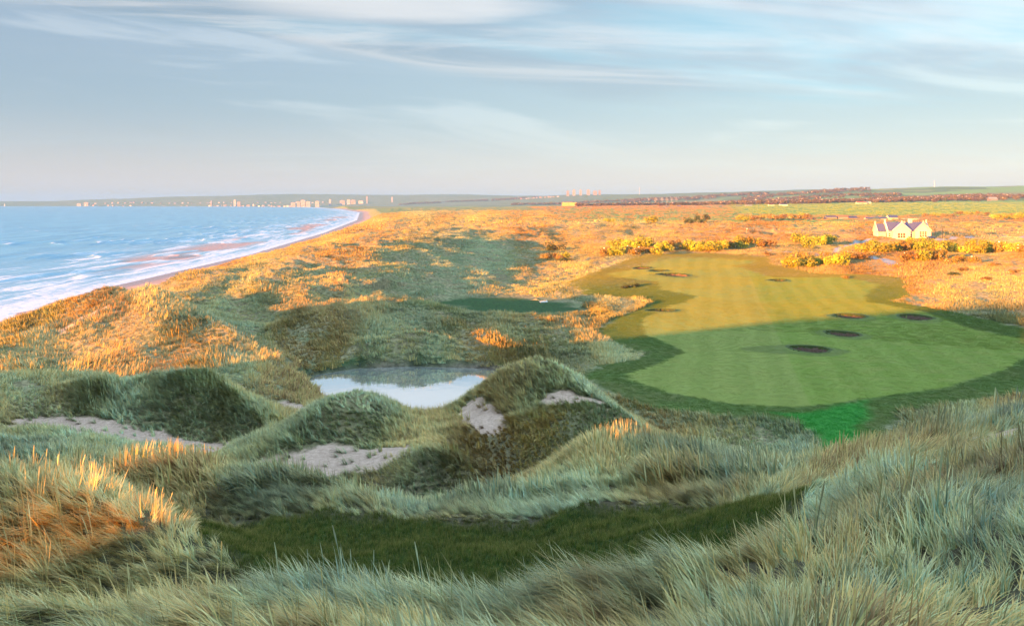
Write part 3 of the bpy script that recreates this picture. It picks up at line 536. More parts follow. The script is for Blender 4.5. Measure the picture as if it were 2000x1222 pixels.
def scatter_tree(objs):
    g = bpy.data.node_groups.new('scatter_grass', 'GeometryNodeTree'); g.interface.new_socket('Geometry', in_out='INPUT', socket_type='NodeSocketGeometry'); g.interface.new_socket('Geometry', in_out='OUTPUT', socket_type='NodeSocketGeometry')
    N = g.nodes; L = g.links; gi = N.new('NodeGroupInput'); go = N.new('NodeGroupOutput'); ip = N.new('GeometryNodeInstanceOnPoints'); jn = N.new('GeometryNodeJoinGeometry')
    for o in objs:
        oi = N.new('GeometryNodeObjectInfo'); oi.inputs['Object'].default_value = o; oi.inputs['As Instance'].default_value = True; L.new(oi.outputs['Geometry'], jn.inputs[0])
    def na(nm, dt):
        n_ = N.new('GeometryNodeInputNamedAttribute'); n_.data_type = dt; n_.inputs['Name'].default_value = nm; return n_.outputs['Attribute']
    L.new(gi.outputs[0], ip.inputs['Points']); L.new(jn.outputs[0], ip.inputs['Instance']); ip.inputs['Pick Instance'].default_value = True
    L.new(na('idx', 'INT'), ip.inputs['Instance Index']); L.new(na('rot', 'FLOAT_VECTOR'), ip.inputs['Rotation']); L.new(na('scl', 'FLOAT_VECTOR'), ip.inputs['Scale'])
    L.new(ip.outputs[0], go.inputs[0]); return g
def scatter(name, meshes, mat, x, y, rot, scl, tint, val, label, cat, sink=0.0):
    objs = []
    for me in meshes:
        me.materials.append(mat); objs.append(bpy.data.objects.new(name+'_source', me))
    z = Hfull(x, y)-sink; me = bpy.data.meshes.new(name); n_ = len(x); me.vertices.add(n_); me.vertices.foreach_set('co', np.stack([x, y, z], 1).astype(np.float32).ravel())
    a = me.attributes.new('rot', 'FLOAT_VECTOR', 'POINT'); a.data.foreach_set('vector', rot.astype(np.float32).ravel())
    a = me.attributes.new('scl', 'FLOAT_VECTOR', 'POINT'); a.data.foreach_set('vector', scl.astype(np.float32).ravel())
    a = me.attributes.new('idx', 'INT', 'POINT'); a.data.foreach_set('value', RNG.integers(0, len(meshes), n_).astype(np.int32))
    fattr(me, 'tint', tint); fattr(me, 'val', val); me.update()
    o = link(name, me, None, None, kind='stuff', label=label, category=cat)
    md = o.modifiers.new('scatter', 'NODES'); md.node_group = scatter_tree(objs); return o
def jitter(r0, r1, s, half=40):
    t = math.radians(half); xm = r1*math.sin(t); n1_ = int(2*xm/s)+1; n2_ = int(r1/s)+1
    X_, Y_ = np.meshgrid(np.arange(n1_)*s-xm, np.arange(n2_)*s, indexing='ij'); x = X_.ravel()+RNG.random(X_.size)*s; y = Y_.ravel()+RNG.random(X_.size)*s
    r = np.hypot(x, y); k = (r > r0) & (r < r1) & (np.abs(np.arctan2(x, y)) < t); return x[k], y[k]
def lodge_clear(x, y): return (np.abs(x-230) > 17) | (np.abs(y-478) > 16)
def trackclear(x, y):
    ok = np.ones(len(x), bool); q = (y > 200) & (y < 650) & (x > 0)
    if q.any():
        for pl, w_ in PATHS: o = ok[q]; o &= np.abs(sdpoly(x[q], y[q], pl, False)) > w_; ok[q] = o
    return ok
def grow(name, r0, r1, step, meshes, seed, hs, label, half=40):
    x, y = jitter(r0, r1, step, half); _, m = Hfull(x, y, True); sd = sandmask(x, y); hol = np.full(len(x), -9.0)
    if r0 < 40: hol = sdpoly(x, y, HOL)
    dn = fbm(x, y, 9, 3, 0.6, 3.3)
    k = (m['col'] < -0.8+dn*0.8) & (m['pon'] < -1.5) & (m['bog'] < -2+dn*3) & (m['sh'] > 27+dn*3) & (hol < -0.25+dn*0.3) & (RNG.random(len(x)) > sst(sd+dn*0.35, 0.1, 0.8)*0.93) & lodge_clear(x, y)
    k &= ~((y > 760) & (x > 60)); k &= trackclear(x, y)
    x, y, dn, hol = x[k], y[k], dn[k], hol[k]; n_ = len(x); r = np.hypot(x, y)
    u = x/np.maximum(y, 1); az = np.where(True, 2.75-2.15*sst(u, 0.12, 0.48)*(1-sst(r, 30, 60)), 0)+fbm(x, y, 6+r*0.08, 2, 0.6, 1.9)*1.5+RNG.normal(0, 0.22, n_)
    e = 0.4; hf = Hfull if r0 < 60 else base; gxx = (hf(x+e, y)-hf(x-e, y))/(2*e); gyy = (hf(x, y+e)-hf(x, y-e))/(2*e)
    vx = np.cos(az)-gxx*1.3; vy = np.sin(az)-gyy*1.3; az = np.arctan2(vy, vx)
    rot = np.stack([RNG.normal(0, 0.08, n_), RNG.normal(0, 0.10, n_), az], 1)
    s = hs*(0.85+0.30*fbm(x, y, 14, 2, 0.5, 7.0)+0.5*fbm(x, y, 1.5+r*0.03, 2, 0.5, 2.7))*(0.8+0.4*RNG.random(n_)); s = np.clip(s, hs*(0.62 if r0 < 20 else 0.35), hs*1.5)*np.where(r < 40, 1-0.45*sst(hol, -1.6, -0.2), 1)*(1-0.35*sst(r, 34, 42)*(1-sst(r, 60, 75)))
    tm = fbm(x, y, 3+r*0.1, 3, 0.6, 0.4)*0.8+0.66; tm = tm-0.08*sst(-x, 10, 35)*sst(y, 74, 90)
    right = sst(u, 0.15, 0.5)*(1-sst(r, 25, 60)); tm = tm-0.10*np.exp(-((x/13)**2+((y-52)/14)**2)**2); em = sst(-x, 3, 8)*(1-sst(y, 22, 26)); tm = tm*(1-0.75*em)+0.30*0.75*em; tm = tm+0.06*(1-sst(r, 26, 40)); tm = tm-0.32*right*sst(fbm(x, y, 5, 2, .5, 12.0)+.5, .2, .8)  # em: sunlit patch at left foreground painted in as a straw tint
    tm = tm-0.27*m['rightm'][k]+0.3*m['rightm'][k]*sst(fbm(x, y, 45, 3, 0.5, 8.8), 0.15, 0.4)-0.15*sst(r, 80, 150)*(1-sst(m['sh'][k], 60, 110)*(1-sst(y, 350, 450)))-0.2*sst(m['sh'][k], 300, 500)*sst(y, 500, 700)
    tm = np.clip(tm+RNG.normal(0, 0.07, n_), 0.02, 1.0); va = np.clip(0.5+(0.35+0.2*(1-sst(r, 40, 80)))*fbm(x, y, 4+r*0.05, 2, 0.5, 6.1)+RNG.normal(0, 0.24, n_)*(1-0.55*sst(r, 60, 110)), 0.0, 1.15)-0.15*m['rightm'][k]+0.22*sst(r, 38, 44)*(1-sst(r, 70, 80))+0.25*em-0.10*(1-sst(r, 24, 34))*(1-em); val_ = sst(x, -45, -25)*(1-sst(x, 25, 50))*sst(y, 118, 135)*(1-sst(y, 380, 430)); tm = np.clip(tm+0.16*val_, 0, 1)  # blades brightened in the sunlit patch and on shaded mid dunes, painted light
    scatter(name, meshes, M_GR, x, y, rot, np.stack([s, s, s], 1), tm, va, label, 'dune grass'); print(name, n_)
if GRASS:
    rg_ = np.random.default_rng(11)
    grow('marram_grass', 4, 28, 0.245, [clump('marram_tuft', 66, 0.12, 0.68, 0.0165, 6, 1.0, 0.85, 0.24, rg_, 0.03, k_ == 0) for k_ in range(8)], 1, 1.0, 'long wind-combed marram grass in blue-green and straw covering the nearest dune crests')
    grow('marram_grass', 28, 75, 0.27, [clump('marram_tuft', 26, 0.20, 0.92, 0.050, 4, 0.62, 0.95, 0.30, rg_, 0.12) for _ in range(5)], 2, 1.0, 'marram grass covering the two pointed dunes and the ridges in front of the pond')
    grow('dune_grass', 75, 190, 0.75, [clump('dune_tuft', 34, 0.70, 0.95, 0.085, 3, 0.5, 1.0, 0.6, rg_, 0.2) for _ in range(5)], 3, 0.95, 'rough pale grass over the dunes around the pond and left of the fairway')
    grow('dune_grass', 190, 520, 1.7, [clump('dune_tuft', 60, 1.7, 0.75, 0.09, 3, 0.35, 0.9, 1.4, rg_, 0.4) for _ in range(4)], 4, 0.95, 'rough grass over the dune belt along the beach and the sunlit flats beyond the fairway')
    grow('dune_grass', 520, 1500, 4.6, [clump('dune_tuft', 60, 4.2, 1.0, 0.26, 3, 0.3, 0.8, 1.6, rg_, 0.4) for _ in range(4)], 5, 1.0, 'distant sunlit dune grass stretching along the bay towards the city')
    x, y = jitter(10, 34, 0.15); k = sdpoly(x, y, HOL) > -0.25+RNG.normal(0, .15, len(x)); x, y = x[k], y[k]; n_ = len(x)
    rot = np.stack([RNG.normal(0, 0.1, n_), RNG.normal(0, 0.1, n_), RNG.random(n_)*6.28], 1); s = 0.7+0.5*RNG.random(n_)
    scatter('short_grass', [clump('short_tuft', 34, 0.12, 0.22, 0.007, 3, 0.25, 0.5, 2.5, rg_, 0.5) for _ in range(4)], M_GD, x, y, rot, np.stack([s, s, s], 1), RNG.random(n_), 0.5+0.2*RNG.random(n_), 'short dark green grass filling the hollow between the nearest ridges', 'grass'); print('short', n_)

    # mown turf: very short blades, striped by position like the sheet below them
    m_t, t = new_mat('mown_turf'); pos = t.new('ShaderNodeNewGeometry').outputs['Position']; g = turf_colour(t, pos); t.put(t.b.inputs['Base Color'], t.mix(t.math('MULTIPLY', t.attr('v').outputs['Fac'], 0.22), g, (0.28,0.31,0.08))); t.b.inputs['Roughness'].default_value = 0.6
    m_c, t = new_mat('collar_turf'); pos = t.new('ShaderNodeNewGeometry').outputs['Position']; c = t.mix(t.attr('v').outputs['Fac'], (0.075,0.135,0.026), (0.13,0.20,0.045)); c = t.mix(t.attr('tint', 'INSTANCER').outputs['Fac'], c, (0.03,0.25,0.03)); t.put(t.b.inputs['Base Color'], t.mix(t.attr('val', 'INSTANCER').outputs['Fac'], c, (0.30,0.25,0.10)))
    def turf(name, r0, r1, step, kind, ms, mat, label):
        x, y = jitter(r0, r1, step); q = x > 5; x, y = x[q], y[q]; f = sdpoly(x, y, FAIR); c = sdpoly(x, y, COLLAR); hm = fbm(x, y, 7, 4, 0.6, 9.0); grow_ = np.maximum(1, (y/190)**5)
        inb = np.zeros(len(x), bool)
        for bx, by, hw, hl, dp in BUNK: inb |= ((x-bx)/(hw*1.12+step*0.9))**2+((y-by)/(hl*1.12+step*0.9))**2 < 1
        isf = f > RNG.normal(0, 0.25, len(x))*grow_; k = (isf if kind == 'f' else (~isf & (c > -1.2-hm*2))) & ~inb
        x, y = x[k], y[k]; n_ = len(x); rot = np.stack([np.zeros(n_), np.zeros(n_), RNG.random(n_)*6.28], 1); s = 0.8+0.4*RNG.random(n_)
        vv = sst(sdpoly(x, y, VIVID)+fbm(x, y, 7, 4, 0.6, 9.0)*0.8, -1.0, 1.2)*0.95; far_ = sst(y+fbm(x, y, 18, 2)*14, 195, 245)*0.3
        scatter(name, ms, mat, x, y, rot, np.stack([s, s, s], 1), vv, far_, label, 'turf', -0.035); print(name, n_)
    def tc_(rad_, nb, h_, w_): return [clump('turf_patch', nb, rad_, h_, w_, 1, 0.30, 0.2, 3.0, rg_, 0.3) for _ in range(4)]
    turf('mown_turf', 80, 150, 0.62, 'f', tc_(0.62, 170, 0.032, 0.022), m_t, 'smooth striped fairway turf nearest the viewer'); turf('mown_turf', 150, 380, 1.0, 'f', tc_(1.0, 230, 0.075, 0.035), m_t, 'fairway turf at the far end where the sunlight begins')
    turf('collar_turf', 60, 150, 0.62, 'c', tc_(0.62, 170, 0.07, 0.026), m_c, 'darker longer turf collaring the near half of the fairway'); turf('collar_turf', 150, 380, 1.0, 'c', tc_(1.0, 200, 0.14, 0.045), m_c, 'darker turf collaring the far half of the fairway')
    # open farmland
    m_f, t = new_mat('crop_blades'); v = t.attr('v').outputs['Fac']; c = t.mix(v, (0.15,0.24,0.045), (0.24,0.32,0.08)); c = t.mix(t.attr('tint', 'INSTANCER').outputs['Fac'], c, t.mix(v, (0.20,0.13,0.055), (0.34,0.23,0.10))); t.put(t.b.inputs['Base Color'], c)
    x, y = jitter(740, 2700, 11.0); mm = Hfull(x, y, True)[1]; k = (x > 50) & (x > -0.02*y) & (mm['sh'] > 200); x, y = x[k], y[k]; n_ = len(x)
    green = sst(y+fbm(x, y, 400, 2)*80, 1180, 1260)*sst(x-0.26*y, 0, 60)
    scatter('crop', [clump('crop_patch', 70, 8.5, 0.55, 0.9, 1, 0.3, 0.2, 3.0, rg_, 0.3) for _ in range(4)], m_f, x, y, np.stack([np.zeros(n_), np.zeros(n_), RNG.random(n_)*6.28], 1), np.ones((n_, 3)), 1-green, np.zeros(n_), 'grass and crops covering the flat farmland behind the lodge', 'farmland'); print('crop', n_)
# ------------------------------------------------------------------ things
class MB:
    def __init__(s): s.v = []; s.f = []
    def add(s, vs, fs):
        b = len(s.v); s.v += [tuple(v) for v in vs]; s.f += [tuple(b+i for i in f) for f in fs]; return s
    def box(s, x0, x1, y0, y1, z0, z1):
        return s.add([(x0,y0,z0),(x1,y0,z0),(x1,y1,z0),(x0,y1,z0),(x0,y0,z1),(x1,y0,z1),(x1,y1,z1),(x0,y1,z1)], [(0,3,2,1),(4,5,6,7),(0,1,5,4),(1,2,6,5),(2,3,7,6),(3,0,4,7)])
    def gable_y(s, xc, hw, y0, y1, z0, ze, zr):      # solid with a pitched top, ridge along y
        p = [(xc-hw,z0),(xc+hw,z0),(xc+hw,ze),(xc,zr),(xc-hw,ze)]; v = [(a,y0,b) for a,b in p]+[(a,y1,b) for a,b in p]
        return s.add(v, [(0,1,2,3,4),(9,8,7,6,5)]+[(i,5+i,5+(i+1)%5,(i+1)%5) for i in range(5)])
    def gable_x(s, yc, hw, x0, x1, z0, ze, zr):
        p = [(yc-hw,z0),(yc+hw,z0),(yc+hw,ze),(yc,zr),(yc-hw,ze)]; v = [(x0,a,b) for a,b in p]+[(x1,a,b) for a,b in p]
        return s.add(v, [(4,3,2,1,0),(5,6,7,8,9)]+[((i+1)%5,5+(i+1)%5,5+i,i) for i in range(5)])
    def roof_x(s, yc, hw, x0, x1, ze, zr, t=0.22, ov=0.3):
        sl_ = (zr-ze)/hw; e = ze-ov*sl_
        for sg in (-1, 1):
            a = yc+sg*(hw+ov); v = [(x0,a,e),(x1,a,e),(x1,yc,zr),(x0,yc,zr)]; v += [(q[0],q[1],q[2]+t) for q in v]
            s.add(v, [(0,1,2,3),(7,6,5,4),(0,4,5,1),(1,5,6,2),(2,6,7,3),(3,7,4,0)])
        return s
    def roof_y(s, xc, hw, y0, y1, ze, zr, t=0.22, ov=0.3):
        sl_ = (zr-ze)/hw; e = ze-ov*sl_
        for sg in (-1, 1):
            a = xc+sg*(hw+ov); v = [(a,y0,e),(a,y1,e),(xc,y1,zr),(xc,y0,zr)]; v += [(q[0],q[1],q[2]+t) for q in v]
            s.add(v, [(0,1,2,3),(7,6,5,4),(0,4,5,1),(1,5,6,2),(2,6,7,3),(3,7,4,0)])
        return s
    def tube(s, x, y, z0, z1, r0, r1, n=8):
        v = [(x+r*math.cos(2*math.pi*i/n), y+r*math.sin(2*math.pi*i/n), z) for z, r in ((z0,r0),(z1,r1)) for i in range(n)]
        return s.add(v, [(i,(i+1)%n,n+(i+1)%n,n+i) for i in range(n)]+[tuple(range(n,2*n)), tuple(range(n-1,-1,-1))])
    def build(s, name, mat, parent=None, **kw):
        me = bpy.data.meshes.new(name); me.from_pydata(s.v, [], s.f); me.update(); return link(name, me, mat, parent, **kw)
def simple_mat(name, c1, c2, scale=2.0, rough=0.85, bmp=0.02, stretch=(1,1,1)):
    m, t = new_mat(name); tc = t.new('ShaderNodeTexCoord'); n_ = t.noise(t.vmul(tc.outputs['Object'], stretch), scale, 5, 0.6)
    oi = t.new('ShaderNodeObjectInfo'); c = t.mix(t.ss(n_, 0.3, 0.7), c1, c2)
    hs = t.new('ShaderNodeHueSaturation'); t.put(hs.inputs['Value'], t.math('MULTIPLY_ADD', oi.outputs['Random'], 0.5, 0.65)); t.put(hs.inputs['Color'], c)
    t.put(t.b.inputs['Base Color'], hs.outputs[0]); t.b.inputs['Roughness'].default_value = rough
    if bmp: t.put(t.b.inputs['Normal'], bump(t, n_, bmp))
    return m
M_STONE = simple_mat('pale_stone', (0.66,0.68,0.70), (0.78,0.80,0.82), 1.6); M_WHITE = simple_mat('white_render', (0.68,0.64,0.58), (0.78,0.75,0.70), 0.8)
M_SLATE = simple_mat('slate', (0.05,0.065,0.15), (0.09,0.11,0.23), 1.5, 0.6, 0.02, (1,1,6)); M_GLASS = simple_mat('window_glass', (0.05,0.045,0.045), (0.12,0.08,0.06), 0.6, 0.12, 0)
M_TRIM = simple_mat('white_trim', (0.72,0.70,0.66), (0.80,0.78,0.74), 3); M_CONC = simple_mat('pale_concrete', (0.24,0.27,0.34), (0.36,0.40,0.48), 0.05)
M_PINK = simple_mat('pink_granite', (0.19,0.19,0.23), (0.27,0.26,0.31), 0.05); M_GREY = simple_mat('grey_cladding', (0.20,0.20,0.22), (0.30,0.30,0.32), 0.3); M_RED = simple_mat('red_tile', (0.30,0.10,0.06), (0.42,0.17,0.10), 0.6)
M_YEL = simple_mat('yellow_cladding', (0.55,0.42,0.15), (0.66,0.53,0.22), 0.08); M_DARK = simple_mat('dark_boards', (0.045,0.04,0.045), (0.09,0.08,0.08), 0.7); M_METAL = simple_mat('painted_metal', (0.03,0.035,0.035), (0.06,0.06,0.06), 4, 0.4)
M_PALEM = simple_mat('galvanised_metal', (0.42,0.42,0.44), (0.55,0.55,0.56), 4, 0.45); M_BARK = simple_mat('bark', (0.09,0.065,0.045), (0.16,0.12,0.085), 3); M_SOD = simple_mat('stacked_sod', (0.03,0.018,0.013), (0.22,0.14,0.10), 7.0, 0.95, 0.08, (1,1,3)); M_BSAND = simple_mat('bunker_sand', (0.34,0.25,0.19), (0.46,0.36,0.29), 3)
M_BLUE = simple_mat('blue_paint', (0.02,0.07,0.30), (0.03,0.10,0.38), 1, 0.3, 0)
def empty(name, x, y, z, rz=0, label=None, cat=None, group=None):
    o = bpy.data.objects.new(name, None); SC.collection.objects.link(o); o.location = (x, y, z); o.rotation_euler = (0, 0, rz); o.empty_display_size = 0.5
    tagp(o, label, cat, group); return o
def tagp(o, label=None, cat=None, group=None):
    if label: o['label'] = label
    if cat: o['category'] = cat
    if group: o['group'] = group
    return o
def copy_tree(o, parent=None):
    c = o.copy(); SC.collection.objects.link(c)
    if parent is not None: c.parent = parent
    for ch in [q for q in KIDS.get(o.name, [])]: copy_tree(ch, c)
    return c
KIDS = {}
def reg(root):
    for o in bpy.data.objects:
        if o.parent is not None: KIDS.setdefault(o.parent.name, [])
        if o.parent is not None and o not in KIDS[o.parent.name]: KIDS[o.parent.name].append(o)
    return root
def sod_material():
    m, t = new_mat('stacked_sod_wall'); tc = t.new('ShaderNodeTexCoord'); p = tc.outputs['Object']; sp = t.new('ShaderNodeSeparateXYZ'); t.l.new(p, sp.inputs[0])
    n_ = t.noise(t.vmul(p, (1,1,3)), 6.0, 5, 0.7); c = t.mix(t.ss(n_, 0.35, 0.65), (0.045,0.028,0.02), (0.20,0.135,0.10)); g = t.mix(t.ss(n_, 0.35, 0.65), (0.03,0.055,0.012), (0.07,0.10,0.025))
    top = t.ss(t.math('ADD', sp.outputs[2], t.math('MULTIPLY', t.math('SUBTRACT', t.noise(p, 1.2, 3), 0.5), 1.1)), -0.42, -0.25)  # grassy rim with its shadow painted dark green into the wall top
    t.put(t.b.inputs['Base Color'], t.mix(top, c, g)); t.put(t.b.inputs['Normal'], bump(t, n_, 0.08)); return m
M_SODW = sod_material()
# --- bunkers
def bunker(i, bx, by, hw, hl, dp, label):
    z = H1(bx, by+hl*1.4); zb = H1(bx, by); root = empty('bunker', bx, by, z, 0, label, 'bunker', 'bunkers cut into the fairway')
    n_ = 44; rng = np.random.default_rng(i+50); lv = 9; vs = []; fs = []; fl = []
    wob = [1+0.06*math.sin(3*k*2*math.pi/n_+i)+0.03*rng.normal() for k in range(n_)]
    zt = [H1(bx+hw*1.36*math.cos(2*math.pi*k/n_), by+hl*1.36*math.sin(2*math.pi*k/n_))-z for k in range(n_)]
    for l_ in range(lv+1):
        q = max(0.0, (l_-1)/(lv-1)); rr = 1.30 if l_ == 0 else 1.10-0.12*q
        for k in range(n_):
            a = 2*math.pi*k/n_; w_ = wob[k]*rr*(1+0.012*rng.normal()); vs.append((hw*w_*math.cos(a), hl*w_*math.sin(a), (zt[k]+0.03)*(1-q)+(-dp+0.1)*q))
    for l_ in range(lv):
        for k in range(n_): a = l_*n_+k; b = l_*n_+(k+1) % n_; fs.append((a, a+n_, b+n_, b))
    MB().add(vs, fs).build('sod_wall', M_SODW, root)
    ring = vs[-n_:]; v2 = [(0,0,-dp-0.02)]+[(x*0.55, y*0.55, -dp+0.0) for x, y, _ in ring]+[(x*1.02, y*1.02, -dp+0.13) for x, y, _ in ring]
    f2 = [(0,1+k,1+(k+1)%n_) for k in range(n_)]+[(1+k,1+n_+k,1+n_+(k+1)%n_,1+(k+1)%n_) for k in range(n_)]
    MB().add(v2, f2).build('sand_floor', M_BSAND, root); return root
BL = ['nearest round sod-faced bunker on the fairway, in a wide oval of darker turf','round sod-faced bunker just beyond the nearest one, ringed by dark turf','sod-faced bunker beyond the first two, middle of the far side','sod-faced bunker at the right side of the fairway in shadow','lone sod-faced bunker on the left edge of the fairway','wide orange-lit bunker at the top of the fairway where sunlight begins','small bunker in the sunlit upper fairway, rightmost of the far ones','small farthest bunker in the sunlit upper left of the fairway','low sunlit bunker just in front of the farthest one']
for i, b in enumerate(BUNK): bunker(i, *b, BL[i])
# --- the lodge with its two front gables
hx, hy, _ = hit(1774, 467, 300, 700)
LZ = H1(hx, hy)-0.3; lod = empty('lodge', hx, hy, LZ, -0.10, 'white stone lodge with two front gables and purple slate roof', 'house')
K = hy/F                                     # metres per picture unit at the lodge
Wm = 78*K/2                                  # half width of the main range
wl = MB().gable_x(4.2, 4.2, -Wm, Wm, 0, 5.0, 9.6)
for gxc, ghw, zr in ((-0.40*Wm, 4.7, 9.4), (0.62*Wm, 4.3, 9.5)): wl.gable_y(gxc, ghw, -2.6, 3.4, 0, 5.1, zr-0.15)
wl.gable_x(4.4, 3.4, -Wm-5.2, -Wm+0.05, 0, 4.6, 8.6); wl.build('wall', M_STONE, lod)
rf = MB().roof_x(4.2, 4.2, -Wm+0.5, Wm-0.5, 5.0, 9.6)
for gxc, ghw, zr in ((-0.40*Wm, 4.7, 9.4), (0.62*Wm, 4.3, 9.5)): rf.roof_y(gxc, ghw, -2.2, 3.6, 5.1, zr-0.05)
rf.roof_x(4.4, 3.4, -Wm-4.7, -Wm-0.3, 4.6, 8.6); roof = rf.build('roof', M_SLATE, lod)
for cx_, cz_ in ((0.17*Wm, 9.3), (0.27*Wm, 9.3), (-0.06*Wm, 8.0)):
    MB().box(cx_-0.45, cx_+0.45, 3.8, 4.7, cz_-0.6, cz_+1.6).box(cx_-0.55, cx_+0.55, 3.7, 4.8, cz_+1.6, cz_+1.8).tube(cx_, 4.25, cz_+1.8, cz_+2.4, 0.18, 0.14).build('chimney', M_STONE, roof)
def coping_y(xc, hw, y, ze, zr):
    m = MB()
    for sg in (-1, 1):
        v = [(xc+sg*(hw+0.35),y-0.22,ze-0.35),(xc+sg*(hw+0.35),y-0.22,ze+0.25),(xc,y-0.22,zr+0.55),(xc,y-0.22,zr)]; v += [(a,y+0.22,c) for a,_,c in v]
        m.add(v, [(0,1,2,3),(7,6,5,4),(0,4,5,1),(1,5,6,2),(2,6,7,3),(3,7,4,0)])
    m.box(xc-0.25, xc+0.25, y-0.28, y+0.28, zr+0.3, zr+1.3); return m
def coping_x(yc, hw, x, ze, zr):
    m = MB()
    for sg in (-1, 1):
        v = [(x-0.28,yc+sg*(hw+0.35),ze-0.35),(x-0.28,yc+sg*(hw+0.35),ze+0.35),(x-0.28,yc,zr+0.7),(x-0.28,yc,zr)]; v += [(x+0.28,b,c) for _,b,c in v]
        m.add(v, [(0,1,2,3),(7,6,5,4),(0,4,5,1),(1,5,6,2),(2,6,7,3),(3,7,4,0)])
    m.box(x-0.35, x+0.35, yc-0.3, yc+0.3, zr+0.4, zr+1.5); return m
for gxc, ghw, zr in ((-0.40*Wm, 4.7, 9.4), (0.62*Wm, 4.3, 9.5)): coping_y(gxc, ghw, -2.75, 5.1, zr-0.1).build('gable_coping', M_TRIM, lod)
for xx in (-Wm, Wm): coping_x(4.2, 4.2, xx, 5.0, 9.7).build('gable_coping', M_TRIM, lod)
coping_x(4.4, 3.4, -Wm-5.3, 4.6, 8.7).build('gable_coping', M_TRIM, lod)
for b_ in ((-Wm-5.32, -Wm-5.05, 0.85, 1.25, 0, 5.6), (Wm-0.1, Wm+0.45, -0.25, 0.35, 0, 6.2), (-Wm-0.45, -Wm+0.15, -0.25, 0.35, 0, 6.0)): MB().box(*b_).build('buttress', M_STONE, lod)
def window(x0, x1, z0, z1, y, nc, nr):
    fr = MB().box(x0-0.22, x1+0.22, y-0.10, y-0.003, z0-0.22, z0).box(x0-0.22, x1+0.22, y-0.10, y-0.003, z1, z1+0.22).box(x0-0.22, x0, y-0.10, y-0.003, z0, z1).box(x1, x1+0.22, y-0.10, y-0.003, z0, z1)
    for i in range(1, nc): q = x0+(x1-x0)*i/nc; fr.box(q-0.16, q+0.16, y-0.09, y-0.003, z0, z1)
    for j in range(1, nr): q = z0+(z1-z0)*j/nr; fr.box(x0, x1, y-0.085, y-0.004, q-0.12, q+0.12)
    w_ = fr.build('window', M_TRIM, lod); MB().box(x0, x1, y-0.045, y-0.006, z0, z1).build('pane', M_GLASS, w_)
window(0.62*Wm-1.9, 0.62*Wm+1.9, 1.6, 4.6, -2.6, 3, 3); window(-0.40*Wm-2.1, -0.40*Wm+1.9, 1.0, 3.6, -2.6, 3, 2)
window(0.12*Wm-0.5, 0.12*Wm+0.5, 1.2, 3.0, 0, 1, 2); window(-0.90*Wm-0.5, -0.90*Wm+0.5, 1.6, 3.4, 0, 1, 2)
MB().box(-Wm-4.4, -Wm-1.2, -0.9, 1.0, 0, 4.1).build('porch', M_WHITE, lod)
# --- simple buildings
def building(name, px, py, D, wpx, hpx, dep, wall, roofm, label, group=None, kind='gable', cat='house', yaw=0.0, wins=0, flush=False):
    """px centre, py base line"""
    x = (px-1000)*D/F; z = CZ-(py-HY)*D/F
    if flush: z = H1(x, D)
    g = H1(x, D); z = min(z, g+2.0) if not flush else z; w_ = wpx*D/F/2; h_ = hpx*D/F
    root = empty(name, x, D, z, yaw, label, cat, group)
    if kind == 'gable':
        he = h_*0.58; MB().gable_x(0, dep/2, -w_, w_, -4, he, h_).build('wall', wall, root); MB().roof_x(0, dep/2, -w_-0.2, w_+0.2, he, h_, 0.25, 0.4).build('roof', roofm, root)
    else:
        MB().box(-w_, w_, -dep/2, dep/2, -6, h_).build('wall', wall, root); MB().box(-w_*0.55, w_*0.35, -dep*0.25, dep*0.25, h_, h_*1.07).box(-w_-0.2, w_+0.2, -dep/2-0.2, dep/2+0.2, h_-0.5, h_-0.05).build('roof', roofm, root)
    for c in range(wins if kind == 'gable' else 0):
        a = -w_+(c+0.5)*2*w_/wins; s1 = 2*w_/wins*0.25; MB().box(a-s1, a+s1, -0.12, 0.1, h_*0.16, h_*0.42).build('window', M_GLASS, root)
    return root
rb = random.Random(5)
blk = 'pale tower blocks at the head of the bay'
for px, w_, top, lb in ((573,9,390,'leftmost broad pale tower block of the cluster at the end of the bay'),(583.5,6,388.5,'narrower tower block second from left in the cluster at the bay head'),(592,9,386,'tallest pale tower block in the middle of the bay-head cluster'),(602,9,389,'pale tower block right of the tallest one in the bay-head cluster'),(620,8,389,'pale tower block standing alone right of the bay-head cluster')):
    building('tower_block', px, 400, 8200, w_, 400-top, 22, M_CONC, M_GREY, lb, blk, 'flat', 'tower block', wins=5)
for px, w_, top, lb in ((645,4,386,'pale slab building under the hill, first past the lone tower block'),(669,10,390,'broad pale building beside the slab right of the tower blocks'),(681,6,389,'pale stepped building left of centre of the inland row'),(690,10,390.5,'wide pale building ending the stepped inland row'),(705,9,392,'low wide pale building left of the slender tower'),(717,3,384,'slender pale tower standing alone above the shore dunes'),(766,2.4,385,'thin pale tower farthest right before the wooded hill')):
    building('city_building', px, 398, 8400, w_, 398-top, 20, M_CONC, M_GREY, lb, 'buildings of the city behind the dunes', 'flat', 'building', wins=3)
for px, w_, top, lb in ((155,8,394,'pale hotel-like block on the far headland, left of the pair'),(169,9,392,'taller pale block on the far headland beside the harbour tower'),(413,3,388,'small pale tower on the city skyline above the water'),(440,7,396,'low pale block on the waterfront left of the church'),(459,4,387,'pale church-like tower on the waterfront'),(467,6,391,'stepped pale building beside the church-like tower'),(485,7,397,'low reddish building at the right end of the waterfront')):
    building('city_building', px, 401, 8350, w_, 401-top, 20, M_PINK if px in (485,467) else M_CONC, M_GREY, lb, 'city buildings on the far waterfront', 'flat', 'building', wins=3)
